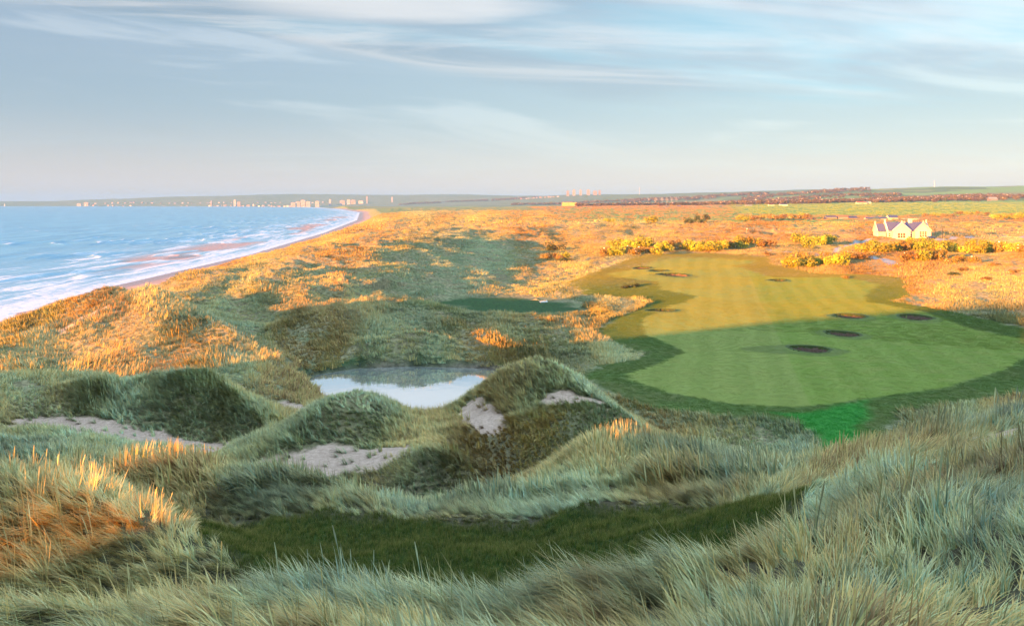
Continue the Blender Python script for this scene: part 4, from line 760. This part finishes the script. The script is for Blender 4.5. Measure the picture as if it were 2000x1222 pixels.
for i in range(64):
    px = 182+i*6.1+rb.uniform(-2, 2); building('waterfront_house', px, 401.6, 8280+rb.uniform(0, 200), rb.uniform(2.2, 5.2), rb.uniform(1.6, 3.8), 14, rb.choice((M_CONC, M_PINK, M_WHITE)), rb.choice((M_GREY, M_SLATE, M_RED)), 'small pale building in the long low row along the far waterfront', 'small pale buildings in the low row along the far waterfront', rb.choice(('gable','flat')))
for i in range(40):
    px = 190+i*12.5+rb.uniform(-5, 5); building('hillside_house', px, 397.5-rb.uniform(0, 4), 8800, rb.uniform(2.2, 4.5), rb.uniform(1.4, 2.6), 14, rb.choice((M_CONC, M_PINK)), rb.choice((M_GREY, M_SLATE)), 'tiny pale house scattered on the hill above the far waterfront', 'tiny houses on the hill above the far waterfront')
for px, w_, top, lb in ((1109,5,372,'leftmost pinkish high-rise on the inland skyline'),(1121,5,371,'pinkish high-rise second from left on the inland skyline'),(1134,4,371,'slim high-rise third from left on the inland skyline'),(1149,6,371,'broad high-rise in the middle of the inland skyline'),(1162,7,373,'wide high-rise fifth along the inland skyline'),(1171,4,372,'rightmost high-rise of the inland skyline group')):
    building('high_rise', px, 382, 7600, w_, 382-top, 20, M_PINK, M_GREY, lb, 'high-rises on the inland skyline', 'flat', 'high-rise', wins=3)
for i in range(34):
    px = 1015+i*5.6+rb.uniform(-2, 2); building('suburb_house', px, 384.5+rb.uniform(-1.2, 2.2), 7300, rb.uniform(2, 4.5), rb.uniform(1.3, 2.4), 14, rb.choice((M_CONC, M_PINK)), rb.choice((M_GREY, M_SLATE, M_RED)), 'tiny pale house at the foot of the inland high-rises', 'tiny houses below the inland high-rises')
building('warehouse', 1112, 397, 3000, 28, 6.5, 30, M_YEL, M_GREY, 'long yellow warehouse with dark end beyond the dunes', None, 'flat', 'warehouse')
vill = [(1238+i*4.2, 394.5-(i % 3)*1.6, 3600, 'small house in the orange-roofed hamlet left of the pylons', 'houses of the orange-roofed hamlet') for i in range(9)]+[(1382+i*5.6, 391.5-(i % 3)*2.3, 3900, 'small pale house in the village among trees right of the pylons', 'houses of the village among trees') for i in range(14)]
for px, py, D, lb, gp in vill: building('village_house', px+rb.uniform(-1, 1), py, D, rb.uniform(3.2, 5), rb.uniform(2.2, 3), 10, rb.choice((M_WHITE, M_PINK, M_CONC)), rb.choice((M_RED, M_SLATE, M_SLATE)), lb, gp, yaw=rb.uniform(-.5, .5))
for px, py, w_, h_, wa, ro, lb in ((1288,406,5,4,M_WHITE,M_RED,'small red-roofed farm cottage leftmost of the farm row'),(1300,406,6,3.5,M_WHITE,M_SLATE,'low white farm cottage beside the red-roofed one'),(1325,406.5,8,5,M_WHITE,M_SLATE,'white farmhouse left of the long farm shed'),(1340,407,9,5,M_WHITE,M_RED,'white farmhouse touching the long farm shed'),(1376,406.5,50,3.8,M_WHITE,M_GREY,'very long pale farm shed at the edge of the plain'),(1408,406,13,4,M_GREY,M_SLATE,'grey shed at the right end of the long farm shed'),(1443,404,12,3,M_PINK,M_SLATE,'low pink farm building right of the farm sheds'),(1462,403.5,13,3,M_CONC,M_GREY,'low pale farm building farthest right in the farm row'),(1506,402,10,3.2,M_WHITE,M_RED,'red-roofed house left of the pair below the wood'),(1530,401.5,14,3.2,M_WHITE,M_SLATE,'slate-roofed house right of the pair below the wood')):
    building('farm_building', px, py, 2150, w_, h_, 12, wa, ro, lb, 'farm buildings along the edge of the plain')
building('farm_building', 1682, 397, 2300, 19, 5, 14, M_WHITE, M_RED, 'red-roofed farmhouse at the top edge of the green field', cat='house'); building('farm_building', 1693, 396.8, 2310, 14, 3.5, 12, M_WHITE, simple_mat('green_sheet', (0.10,0.25,0.20), (0.14,0.32,0.26), 0.3), 'green-roofed shed touching the red-roofed farmhouse', cat='shed')
building('farm_building', 1938, 393, 2500, 16, 8, 14, M_PINK, M_GREY, 'pale pink building among trees at the far right', cat='building'); building('farm_building', 1962, 401, 2200, 12, 4, 12, M_CONC, M_RED, 'small ruined-looking farm building on the field at far right', cat='building')
for px, py, w_, h_, dep, wa, ro, kd, lb, ct_ in ((1522,432,18,3,6,M_WHITE,M_WHITE,'flat','white low shed left of the black barn','shed'),(1580,431,24,8,12,M_DARK,M_DARK,'gable','black barn on the plain left of the lodge','barn'),(1622,430,20,5,8,M_PINK,M_SLATE,'gable','pink cottage with dark roof right of the black barn','cottage'),(1645,430,18,6,8,M_PINK,M_RED,'gable','pink cottage with red roof between two dark-roofed ones','cottage'),(1664,427,16,8,9,M_GREY,M_SLATE,'gable','taller grey house behind the red-roofed cottage','house'),(1710,430,42,6,7,M_WHITE,M_SLATE,'gable','long low cottage row with dark windows behind the lodge','cottage row'),(1742,429,18,11,9,M_WHITE,M_SLATE,'gable','white gabled cottage right of the long cottage row','cottage')):
    building('cottage' if kd == 'gable' else 'shed', px, py, 950, w_, h_, dep, wa, ro, lb, None, kd, ct_, wins=(7 if w_ > 40 else 2), flush=True)
building('garden_wall', 1778, 428, 930, 34, 1.6, 0.6, M_WHITE, M_TRIM, 'low white garden wall right of the white gabled cottage', None, 'flat', 'wall', flush=True)
building('utility_hut', 1865, 464, 500, 7, 5, 2.6, M_WHITE, M_TRIM, 'small white hut on the road right of the lodge', None, 'flat', 'hut', flush=True)
# towers over the water
for px, py, D, h_, lb in ((9,402,8150,5.2,'slim white lighthouse at the far left end of the headland'),(167,402,8150,4.5,'white harbour tower in front of the headland blocks')):
    x = (px-1000)*D/F; s_ = D/F; r = empty('lighthouse', x, D, 0.5, 0, lb, 'lighthouse'); MB().tube(0, 0, -2, h_*s_*0.85, 4.2, 2.6, 12).build('tower', M_WHITE, r); MB().tube(0, 0, h_*s_*0.85, h_*s_, 2.2, 1.4, 10).build('lantern', M_GREY, r)
# pylons, mast
def pylon_mesh(h_):
    m = MB()
    for sx in (-1, 1):
        for sy in (-1, 1):
            v = [(sx*3-0.25, sy*3-0.25, 0),(sx*3+0.25, sy*3-0.25, 0),(sx*3+0.25, sy*3+0.25, 0),(sx*3-0.25, sy*3+0.25, 0)]; v += [(a*0.16, b*0.16, h_) for a, b, _ in v]; m.add(v, [(0,1,5,4),(1,2,6,5),(2,3,7,6),(3,0,4,7),(4,5,6,7)])
    return m
p0 = None
for i, px in enumerate((1281,1293,1303,1312,1321)):
    D = 4200; x = (px-1000)*D/F; z = H1(x, D)
    if p0 is None:
        p0 = empty('pylon', 0, 0, 0, 0, None, 'pylon', 'pylons between the hamlet and the village'); pylon_mesh(44).build('mast', M_PALEM, p0); MB().box(-9, 9, -0.3, 0.3, 30, 30.8).box(-7, 7, -0.3, 0.3, 36, 36.8).box(-5, 5, -0.3, 0.3, 41, 41.6).build('crossarm', M_PALEM, p0); reg(p0); o = p0
    else: o = copy_tree(p0)
    o.location = (x, D, z); o['label'] = ('leftmost pale pylon of the row beyond the plain','second pylon from the left beyond the plain','middle pylon of the row beyond the plain','fourth pylon from the left beyond the plain','rightmost pylon of the row beyond the plain')[i]
for px, top, D, lb in ((1825,352,4550,'thin radio mast on top of the green hill at right'),(1249,364,6800,'thin mast rising above the inland skyline')):
    x = (px-1000)*D/F; z = H1(x, D); hh = CZ-(top-HY)*D/F-z; m = empty('radio_mast', x, D, z, 0, lb, 'mast'); MB().tube(0, 0, 0, max(hh, 20), 1.2, 0.5, 6).build('pole', M_PALEM, m); MB().box(-3, 3, -0.2, 0.2, max(hh, 20)*0.75, max(hh, 20)*0.75+1).build('antenna', M_PALEM, m)
# lamp posts and car by the lodge
for px, py, lb in ((1826,466,'tall dark lamp post just right of the lodge'),(1841,466,'second dark lamp post right of the lodge, beside the road')):
    x, y, z = hit(px, py, 300, 700); r = empty('lamp_post', x, y, z, 0, lb, 'lamp post', 'lamp posts right of the lodge'); MB().tube(0, 0, -0.3, 6.6, 0.16, 0.10).build('pole', M_METAL, r); MB().box(-0.9, 0.9, -0.08, 0.08, 6.5, 6.62).build('bracket', M_METAL, r)
    for sx in (-0.9, 0.9): MB().tube(sx, 0, 6.0, 6.5, 0.32, 0.16).build('lamp_head', M_METAL, r)
x, y, z = hit(1818, 466, 300, 700); car = empty('parked_car', x, y, z, 0.1, 'small blue car parked against the right end of the lodge', 'car')
v = [(-2.1,.45),(2.1,.45),(2.15,.85),(1.2,.95),(.75,1.42),(-.9,1.45),(-1.5,.98),(-2.1,.88)]; MB().add([(a,-.85,b) for a, b in v]+[(a,.85,b) for a, b in v], [tuple(range(8)), tuple(range(15,7,-1))]+[(i,8+i,8+(i+1)%8,(i+1)%8) for i in range(8)]).build('body', M_BLUE, car)
for sx in (-1.3, 1.35):
    for sy in (-.8, .8):
        n_ = 14; MB().add([(sx+.33*math.cos(k*6.283/n_), sy+q, .33+.33*math.sin(k*6.283/n_)) for q in (-.1,.1) for k in range(n_)], [tuple(range(n_)), tuple(range(2*n_-1,n_-1,-1))]+[(k,n_+k,n_+(k+1)%n_,(k+1)%n_) for k in range(n_)]).build('wheel', M_METAL, car)
MB().add([(-1.35,-.87,1.0),(1.05,-.87,1.0),(.7,-.87,1.36),(-.88,-.87,1.38),(-1.35,.87,1.0),(1.05,.87,1.0),(.7,.87,1.36),(-.88,.87,1.38)], [(0,1,2,3),(7,6,5,4)]).build('window', M_GLASS, car)
x, y, z = hit(1458, 456, 300, 900); r = empty('golf_flag', x, y, z, 0, 'white flag on a pole on the green beyond the yellow bushes', 'flag'); MB().tube(0, 0, -0.1, 2.6, 0.04, 0.03).build('pole', M_TRIM, r); MB().add([(0,0,2.6),(.2,.05,2.55),(.62,-.04,2.5),(.62,-.02,2.1),(.2,.05,2.12),(0,0,2.15)], [(0,1,4,5),(1,2,3,4)]).build('pennant', M_TRIM, r)
# ------------------------------------------------------------------ bushes and trees
def leaf_mat(name, pal):
    m, t = new_mat(name); v = t.attr('v').outputs['Fac']; cr = t.new('ShaderNodeValToRGB'); t.put(cr.inputs[0], v)
    for i, c in enumerate(pal):
        p = i/(len(pal)-1); q = cr.color_ramp.elements[0] if i == 0 else cr.color_ramp.elements[1] if i == len(pal)-1 else cr.color_ramp.elements.new(p)
        q.position = p; q.color = (*c, 1)
    oi = t.new('ShaderNodeObjectInfo'); hs = t.new('ShaderNodeHueSaturation'); t.put(hs.inputs['Value'], t.math('MULTIPLY_ADD', oi.outputs['Random'], 0.5, 0.72)); t.put(hs.inputs['Hue'], t.math('MULTIPLY_ADD', oi.outputs['Random'], 0.04, 0.48)); t.put(hs.inputs['Color'], cr.outputs[0])
    t.put(t.b.inputs['Base Color'], hs.outputs[0]); t.b.inputs['Roughness'].default_value = 0.7; return m
M_GORSE = leaf_mat('gorse_leaves', [(0.05,0.07,0.015),(0.13,0.17,0.03),(0.30,0.34,0.04),(0.46,0.50,0.06)])
M_TAWNY = leaf_mat('tawny_twigs', [(0.12,0.07,0.03),(0.24,0.15,0.05),(0.38,0.25,0.09),(0.30,0.24,0.06)])
M_DKGRN = leaf_mat('dark_leaves', [(0.02,0.035,0.012),(0.04,0.065,0.02),(0.07,0.10,0.03),(0.11,0.13,0.04)])
M_WOOD = leaf_mat('wood_leaves', [(0.035,0.05,0.018),(0.07,0.085,0.03),(0.13,0.14,0.04),(0.17,0.11,0.05)])
def crown_mesh(name, w_, h_, nl, lobes, size, rng, z0=0.0, flat=0.0):
    """leaf clumps spread through several overlapping lobes with an uneven outline"""
    cx_ = rng.normal(0, 0.30, (lobes, 3))*np.array([w_, w_*0.8, 0]); cz_ = z0+h_*(0.30+0.42*rng.random(lobes)); rr = 0.5*min(w_, h_*1.2)*(0.45+0.55*rng.random(lobes))
    li = rng.integers(0, lobes, nl); d = rng.normal(size=(nl, 3)); d /= np.linalg.norm(d, axis=1)[:,None]; rad_ = rr[li]*(0.55+0.5*rng.random(nl)**0.5)
    c = np.stack([cx_[li,0], cx_[li,1], cz_[li]], 1)+d*rad_[:,None]*np.array([1.15,1.15,0.85]); c[:,2] = np.maximum(c[:,2], z0+0.05*h_)
    n = d+rng.normal(0, 0.5, (nl, 3)); n /= np.linalg.norm(n, axis=1)[:,None]; u = np.cross(n, [0.1,0.2,1.0]); u /= np.linalg.norm(u, axis=1)[:,None]; v = np.cross(n, u); s = size*(0.5+rng.random(nl))[:,None]
    co_ = np.stack([c-u*s*0.5, c+v*s*0.35+u*s*0.1, c+u*s*0.5+n*s*0.2, c-v*s*0.4], 1).reshape(-1, 3); f = np.arange(nl*4).reshape(-1, 4); me = mesh_np(name, co_, f, smooth=False)
    val = np.clip(rng.random(lobes)[li]*0.55+rng.random(nl)*0.5, 0, 1); fattr(me, 'v', np.repeat(val, 4)); return me
def stems_mesh(h_, n_, rng, r=0.06):
    m = MB()
    for i in range(n_):
        a = rng.random()*6.28; l_ = h_*(0.5+0.3*rng.random()); q = 0.5*l_*rng.random(); k = 5
        v = [(r*math.cos(6.283*j/k), r*math.sin(6.283*j/k), -0.2) for j in range(k)]+[(q*math.cos(a)+r*0.3*math.cos(6.283*j/k), q*math.sin(a)+r*0.3*math.sin(6.283*j/k), l_) for j in range(k)]
        m.add(v, [(j,(j+1)%k,k+(j+1)%k,k+j) for j in range(k)])
    return m
rs = np.random.default_rng(21)
def bush_proto(cat, mat, w_, h_, nl, lobes, size):
    r = empty('shrub', 0, 0, -500, 0, None, cat); link('foliage', crown_mesh('foliage', w_, h_, nl, lobes, size, rs), mat, r); stems_mesh(h_, 5, rs).build('stem', M_BARK, r); reg(r); return r
PROTO = {'g': [bush_proto('bush', M_GORSE, 5, 3.3, 700, 7, 0.55) for _ in range(3)], 't': [bush_proto('bush', M_TAWNY, 5, 3.0, 650, 7, 0.5) for _ in range(2)], 'd': [bush_proto('bush', M_DKGRN, 5, 2.8, 600, 7, 0.5) for _ in range(2)]}
used = set()
def bush(kind, px, py, wpx, hpx, label, group, d0=120):
    P_ = PROTO[kind]; src = P_[rs.integers(0, len(P_))]; x, y, z = hit(px, py, d0, 3000)
    if src.name not in used: used.add(src.name); o = src
    else: o = copy_tree(src)
    o.location = (x, y, z-0.15); o.rotation_euler = (0, 0, rs.random()*6.28); s = y/F; o.scale = (wpx*s/4.4, wpx*s/4.6*(0.8+0.3*rs.random()), hpx*s/2.5); o['label'] = label; o['group'] = group; return o
def row(kind, x0, x1, y0, y1, n_, w_, h_, label, group, jy=2.0):
    for i in range(n_):
        t = (i+0.5)/n_; bush(kind if rs.random() > 0.15 else ('t' if kind == 'g' else 'g' if kind == 't' else 'd'), x0+(x1-x0)*t+rs.normal(0, w_*0.15), y0+(y1-y0)*t+rs.normal(0, jy), w_*(0.8+0.45*rs.random()), h_*(0.75+0.45*rs.random()), label, group)
row('g',1203,1272,482,487,6,18,15,'rounded yellow bush in the clump left of the long yellow hedge','bushes in the clump left of the long yellow hedge')
row('g',1285,1445,490,487,13,18,14,'yellow-green bush in the long hedge above the fairway','bushes in the long yellow hedge above the fairway')
row('g',1438,1500,478,484,5,17,14,'yellow bush right of the long hedge above the fairway','bushes right of the long yellow hedge')
row('t',1178,1290,499,498,8,17,12,'tawny bush on the slope below the yellow clump','tawny bushes below the yellow clump')
row('t',1062,1112,506,508,4,16,12,'tawny bush at the sunlit edge of the shaded valley','tawny bushes at the edge of the shaded valley')
row('g',1556,1628,480,478,6,17,15,'yellow bush in the clump left of the lodge','bushes in the clump left of the lodge')
row('g',1532,1640,521,519,8,18,17,'low gold bush in the thicket beyond the fairway right edge','bushes in the gold thicket beyond the fairway')
row('g',1683,1832,493,490,12,20,15,'golden bush in the dense belt in front of the lodge','golden bushes in the belt in front of the lodge')
row('t',1768,1842,511,507,6,21,19,'large tawny bush below the golden belt in front of the lodge','large tawny bushes below the golden belt',1.5)
row('g',1845,1998,494,494,11,20,17,'yellow bush in the long belt right of the lodge','bushes in the belt right of the lodge')
row('t',1852,1912,513,511,5,17,10,'low tawny bush below the belt right of the lodge','low tawny bushes below the belt right of the lodge')
row('t',1640,1690,512,506,4,18,12,'tawny bush by the blue path below the golden belt','tawny bushes by the blue path')
row('d',1338,1386,434,434,5,12,9,'dark green bush on the plain above the yellow hedge','dark bushes on the plain above the yellow hedge')
row('t',1440,1585,431,428,14,12,7,'scrubby tawny bush in the hedgerow across the plain','bushes in the hedgerow across the plain',1.0)
row('g',1938,2005,428,427,6,13,8,'yellow bush in the hedgerow at the far right of the plain','bushes in the far right hedgerow',0.8)
row('t',1800,1935,424,420,8,12,5,'low tawny bush along the field edge behind the lodge','bushes along the field edge behind the lodge',0.8)
bush('g',1275,437,18,9,'lone green bush on the plain left of the dark bushes','lone bushes on the flats'); bush('g',1190,437,12,6,'small lone green bush farthest left on the sunlit dunes','lone bushes on the flats')
bush('d',1085,491,26,14,'large dark bush in the shaded valley below the sunlit dunes','dark bushes in the shade'); bush('d',1100,512,26,9,'low dark bush at the edge of the shaded valley','dark bushes in the shade')
for px, py, w_, lb in ((1221,563,14,'left one of the low dark shrubs at the fairway edge'),(1232,561,16,'middle low dark shrub at the fairway edge'),(1243,560,12,'right one of the low dark shrubs at the fairway edge')): bush('d', px, py, w_, 7, lb, 'low dark shrubs at the left fairway edge')
bush('d',1860,540,18,9,'small dark green shrub alone in the sunlit rough below the lodge','lone bushes on the flats')
for px, py, w_ in ((1610,500,16),(1700,498,18),(1750,522,16),(1790,545,14),(1880,530,16),(1940,520,15),(1925,548,16),(1500,500,14),(1650,545,12),(1980,535,14)): bush('t', px, py, w_, 6, 'low tawny scrub tussock in the sunlit rough beyond the fairway', 'low scrub tussocks in the sunlit rough')
# trees
def tree_proto(h_, w_, mat, nl, conifer=False):
    r = empty('tree', 0, 0, -500, 0, None, 'tree'); me = crown_mesh('crown', w_, h_*0.85, nl, 9, h_*0.13, rs, h_*0.12)
    if conifer:
        co_ = np.zeros(len(me.vertices)*3, np.float32); me.vertices.foreach_get('co', co_); co_ = co_.reshape(-1, 3); k = np.clip(1.25-co_[:,2]/h_*1.15, 0.08, 1)[:,None]; co_[:,:2] *= k; me.vertices.foreach_set('co', co_.ravel()); me.update()
    link('crown', me, mat, r); m = MB().tube(0, 0, -0.5, h_*0.6, h_*0.03, h_*0.012, 7)
    for i in range(4):
        a = rs.random()*6.28; q = h_*0.18; z_ = h_*(0.25+0.1*i); v = [(0,0,z_-h_*.01),(0,0,z_+h_*.01),(q*math.cos(a),q*math.sin(a),z_+q),(q*math.cos(a)+.1,q*math.sin(a),z_+q-.15)]; m.add(v, [(0,1,2,3)])
    m.build('trunk', M_BARK, r); reg(r); return r
TP = [tree_proto(13, 10, M_WOOD, 700), tree_proto(12, 12, M_WOOD, 700), tree_proto(16, 9, M_DKGRN, 700, True)]
spots = [(1847,391,2,'tall dark conifer standing out in front of the wood'),(1868,391,0,'bare-looking tree right of the tall conifer'),(1825,392,1,'round tree left of the tall conifer'),(1770,392,0,'tree at the wood edge left of centre'),(1610,396,1,'tree at the corner of the wood by the green field'),(1585,397,0,'tree left of the wood corner by the green field'),(1710,394,1,'tree behind the green-roofed shed'),(1460,402,1,'round tree beside the low pink farm building'),(1486,402,0,'tree at the right end of the farm row'),(1290,402,1,'dark tree behind the red-roofed farm cottage'),(1905,392,1,'bright tree left of the pale pink building'),(1912,393,0,'tree touching the pale pink building'),(1960,392,1,'tree right of the pale pink building'),(1985,392,0,'tree nearest the right edge of the wood'),(1130,400,1,'tree right of the yellow warehouse'),(1430,400,2,'dark conifer between the farm sheds and the village')]
seen = set()
for px, py, k_, lb in spots:
    D = 2450 if px > 1560 else 2300; x = (px-1000)*D/F; src = TP[k_]
    if k_ not in seen: seen.add(k_); o = src
    else: o = copy_tree(src)
    o.location = (x, D, H1(x, D)-0.3); o.rotation_euler = (0, 0, rs.random()*6.28); s = 0.9+0.4*rs.random(); o.scale = (s, s, s); o['label'] = lb; o['group'] = 'trees along the far field edges'
def wood(label, boxes, step, hs, seed):
    r0_ = np.random.default_rng(seed); xs = []; ys = []
    for px0, px1, d0_, d1_ in boxes:
        n_ = int((d1_-d0_)*((px1-px0)*d0_/F)/(step*step)); D = d0_+(d1_-d0_)*r0_.random(n_); px = px0+(px1-px0)*r0_.random(n_); xs.append((px-1000)*D/F); ys.append(D)
    x = np.concatenate(xs); y = np.concatenate(ys); k = fbm(x, y, 260, 3, 0.5, seed)+0.28 > 0; x, y = x[k], y[k]; n_ = len(x)
    s = hs*(0.7+0.6*r0_.random(n_)); rot = np.stack([np.zeros(n_), np.zeros(n_), r0_.random(n_)*6.28], 1)
    ms = [crown_mesh('wood_tree', 8.5, 11, 90, 6, 2.6, r0_, 1.0) for _ in range(5)]
    m = M_WOOD; scatter('woodland', ms, m, x, y, rot, np.stack([s, s, s*0.9], 1), np.zeros(n_), np.zeros(n_), label, 'wood', 0.5); print('wood', n_)
wood('mixed wood covering the slope behind the green field', [(1560,1760,2560,2800),(1700,2040,2520,3150),(1500,1620,2400,2560)], 10.5, 1.0, 31)
wood('dark belt of trees along the far edge of the plain', [(1130,1300,2600,2760),(1290,1520,2420,2720),(1400,1560,3000,3300)], 11, 0.9, 32)
wood('thin distant tree belts below the inland skyline', [(1000,1250,5200,5500),(1200,1500,5000,5500),(780,1050,7400,7700),(1450,1700,4300,4700),(1420,1760,3500,3800)], 24, 1.3, 33)
# ------------------------------------------------------------------ air
hz_ = MB().box(-14500, 14500, -4000, 14500, -8, 178).build('haze', None, None, kind='stuff', label='thin pale blue air between the dunes and the city', category='haze')
m = bpy.data.materials.new('air'); m.use_nodes = True; t = NT(m.node_tree); t.n.clear(); o = t.new('ShaderNodeOutputMaterial'); v = t.new('ShaderNodeVolumePrincipled')
v.inputs['Color'].default_value = (0.20, 0.50, 1.0, 1); v.inputs['Density'].default_value = 0.00007; v.inputs['Anisotropy'].default_value = 0.0; t.l.new(v.outputs[0], o.inputs['Volume']); hz_.data.materials.append(m)
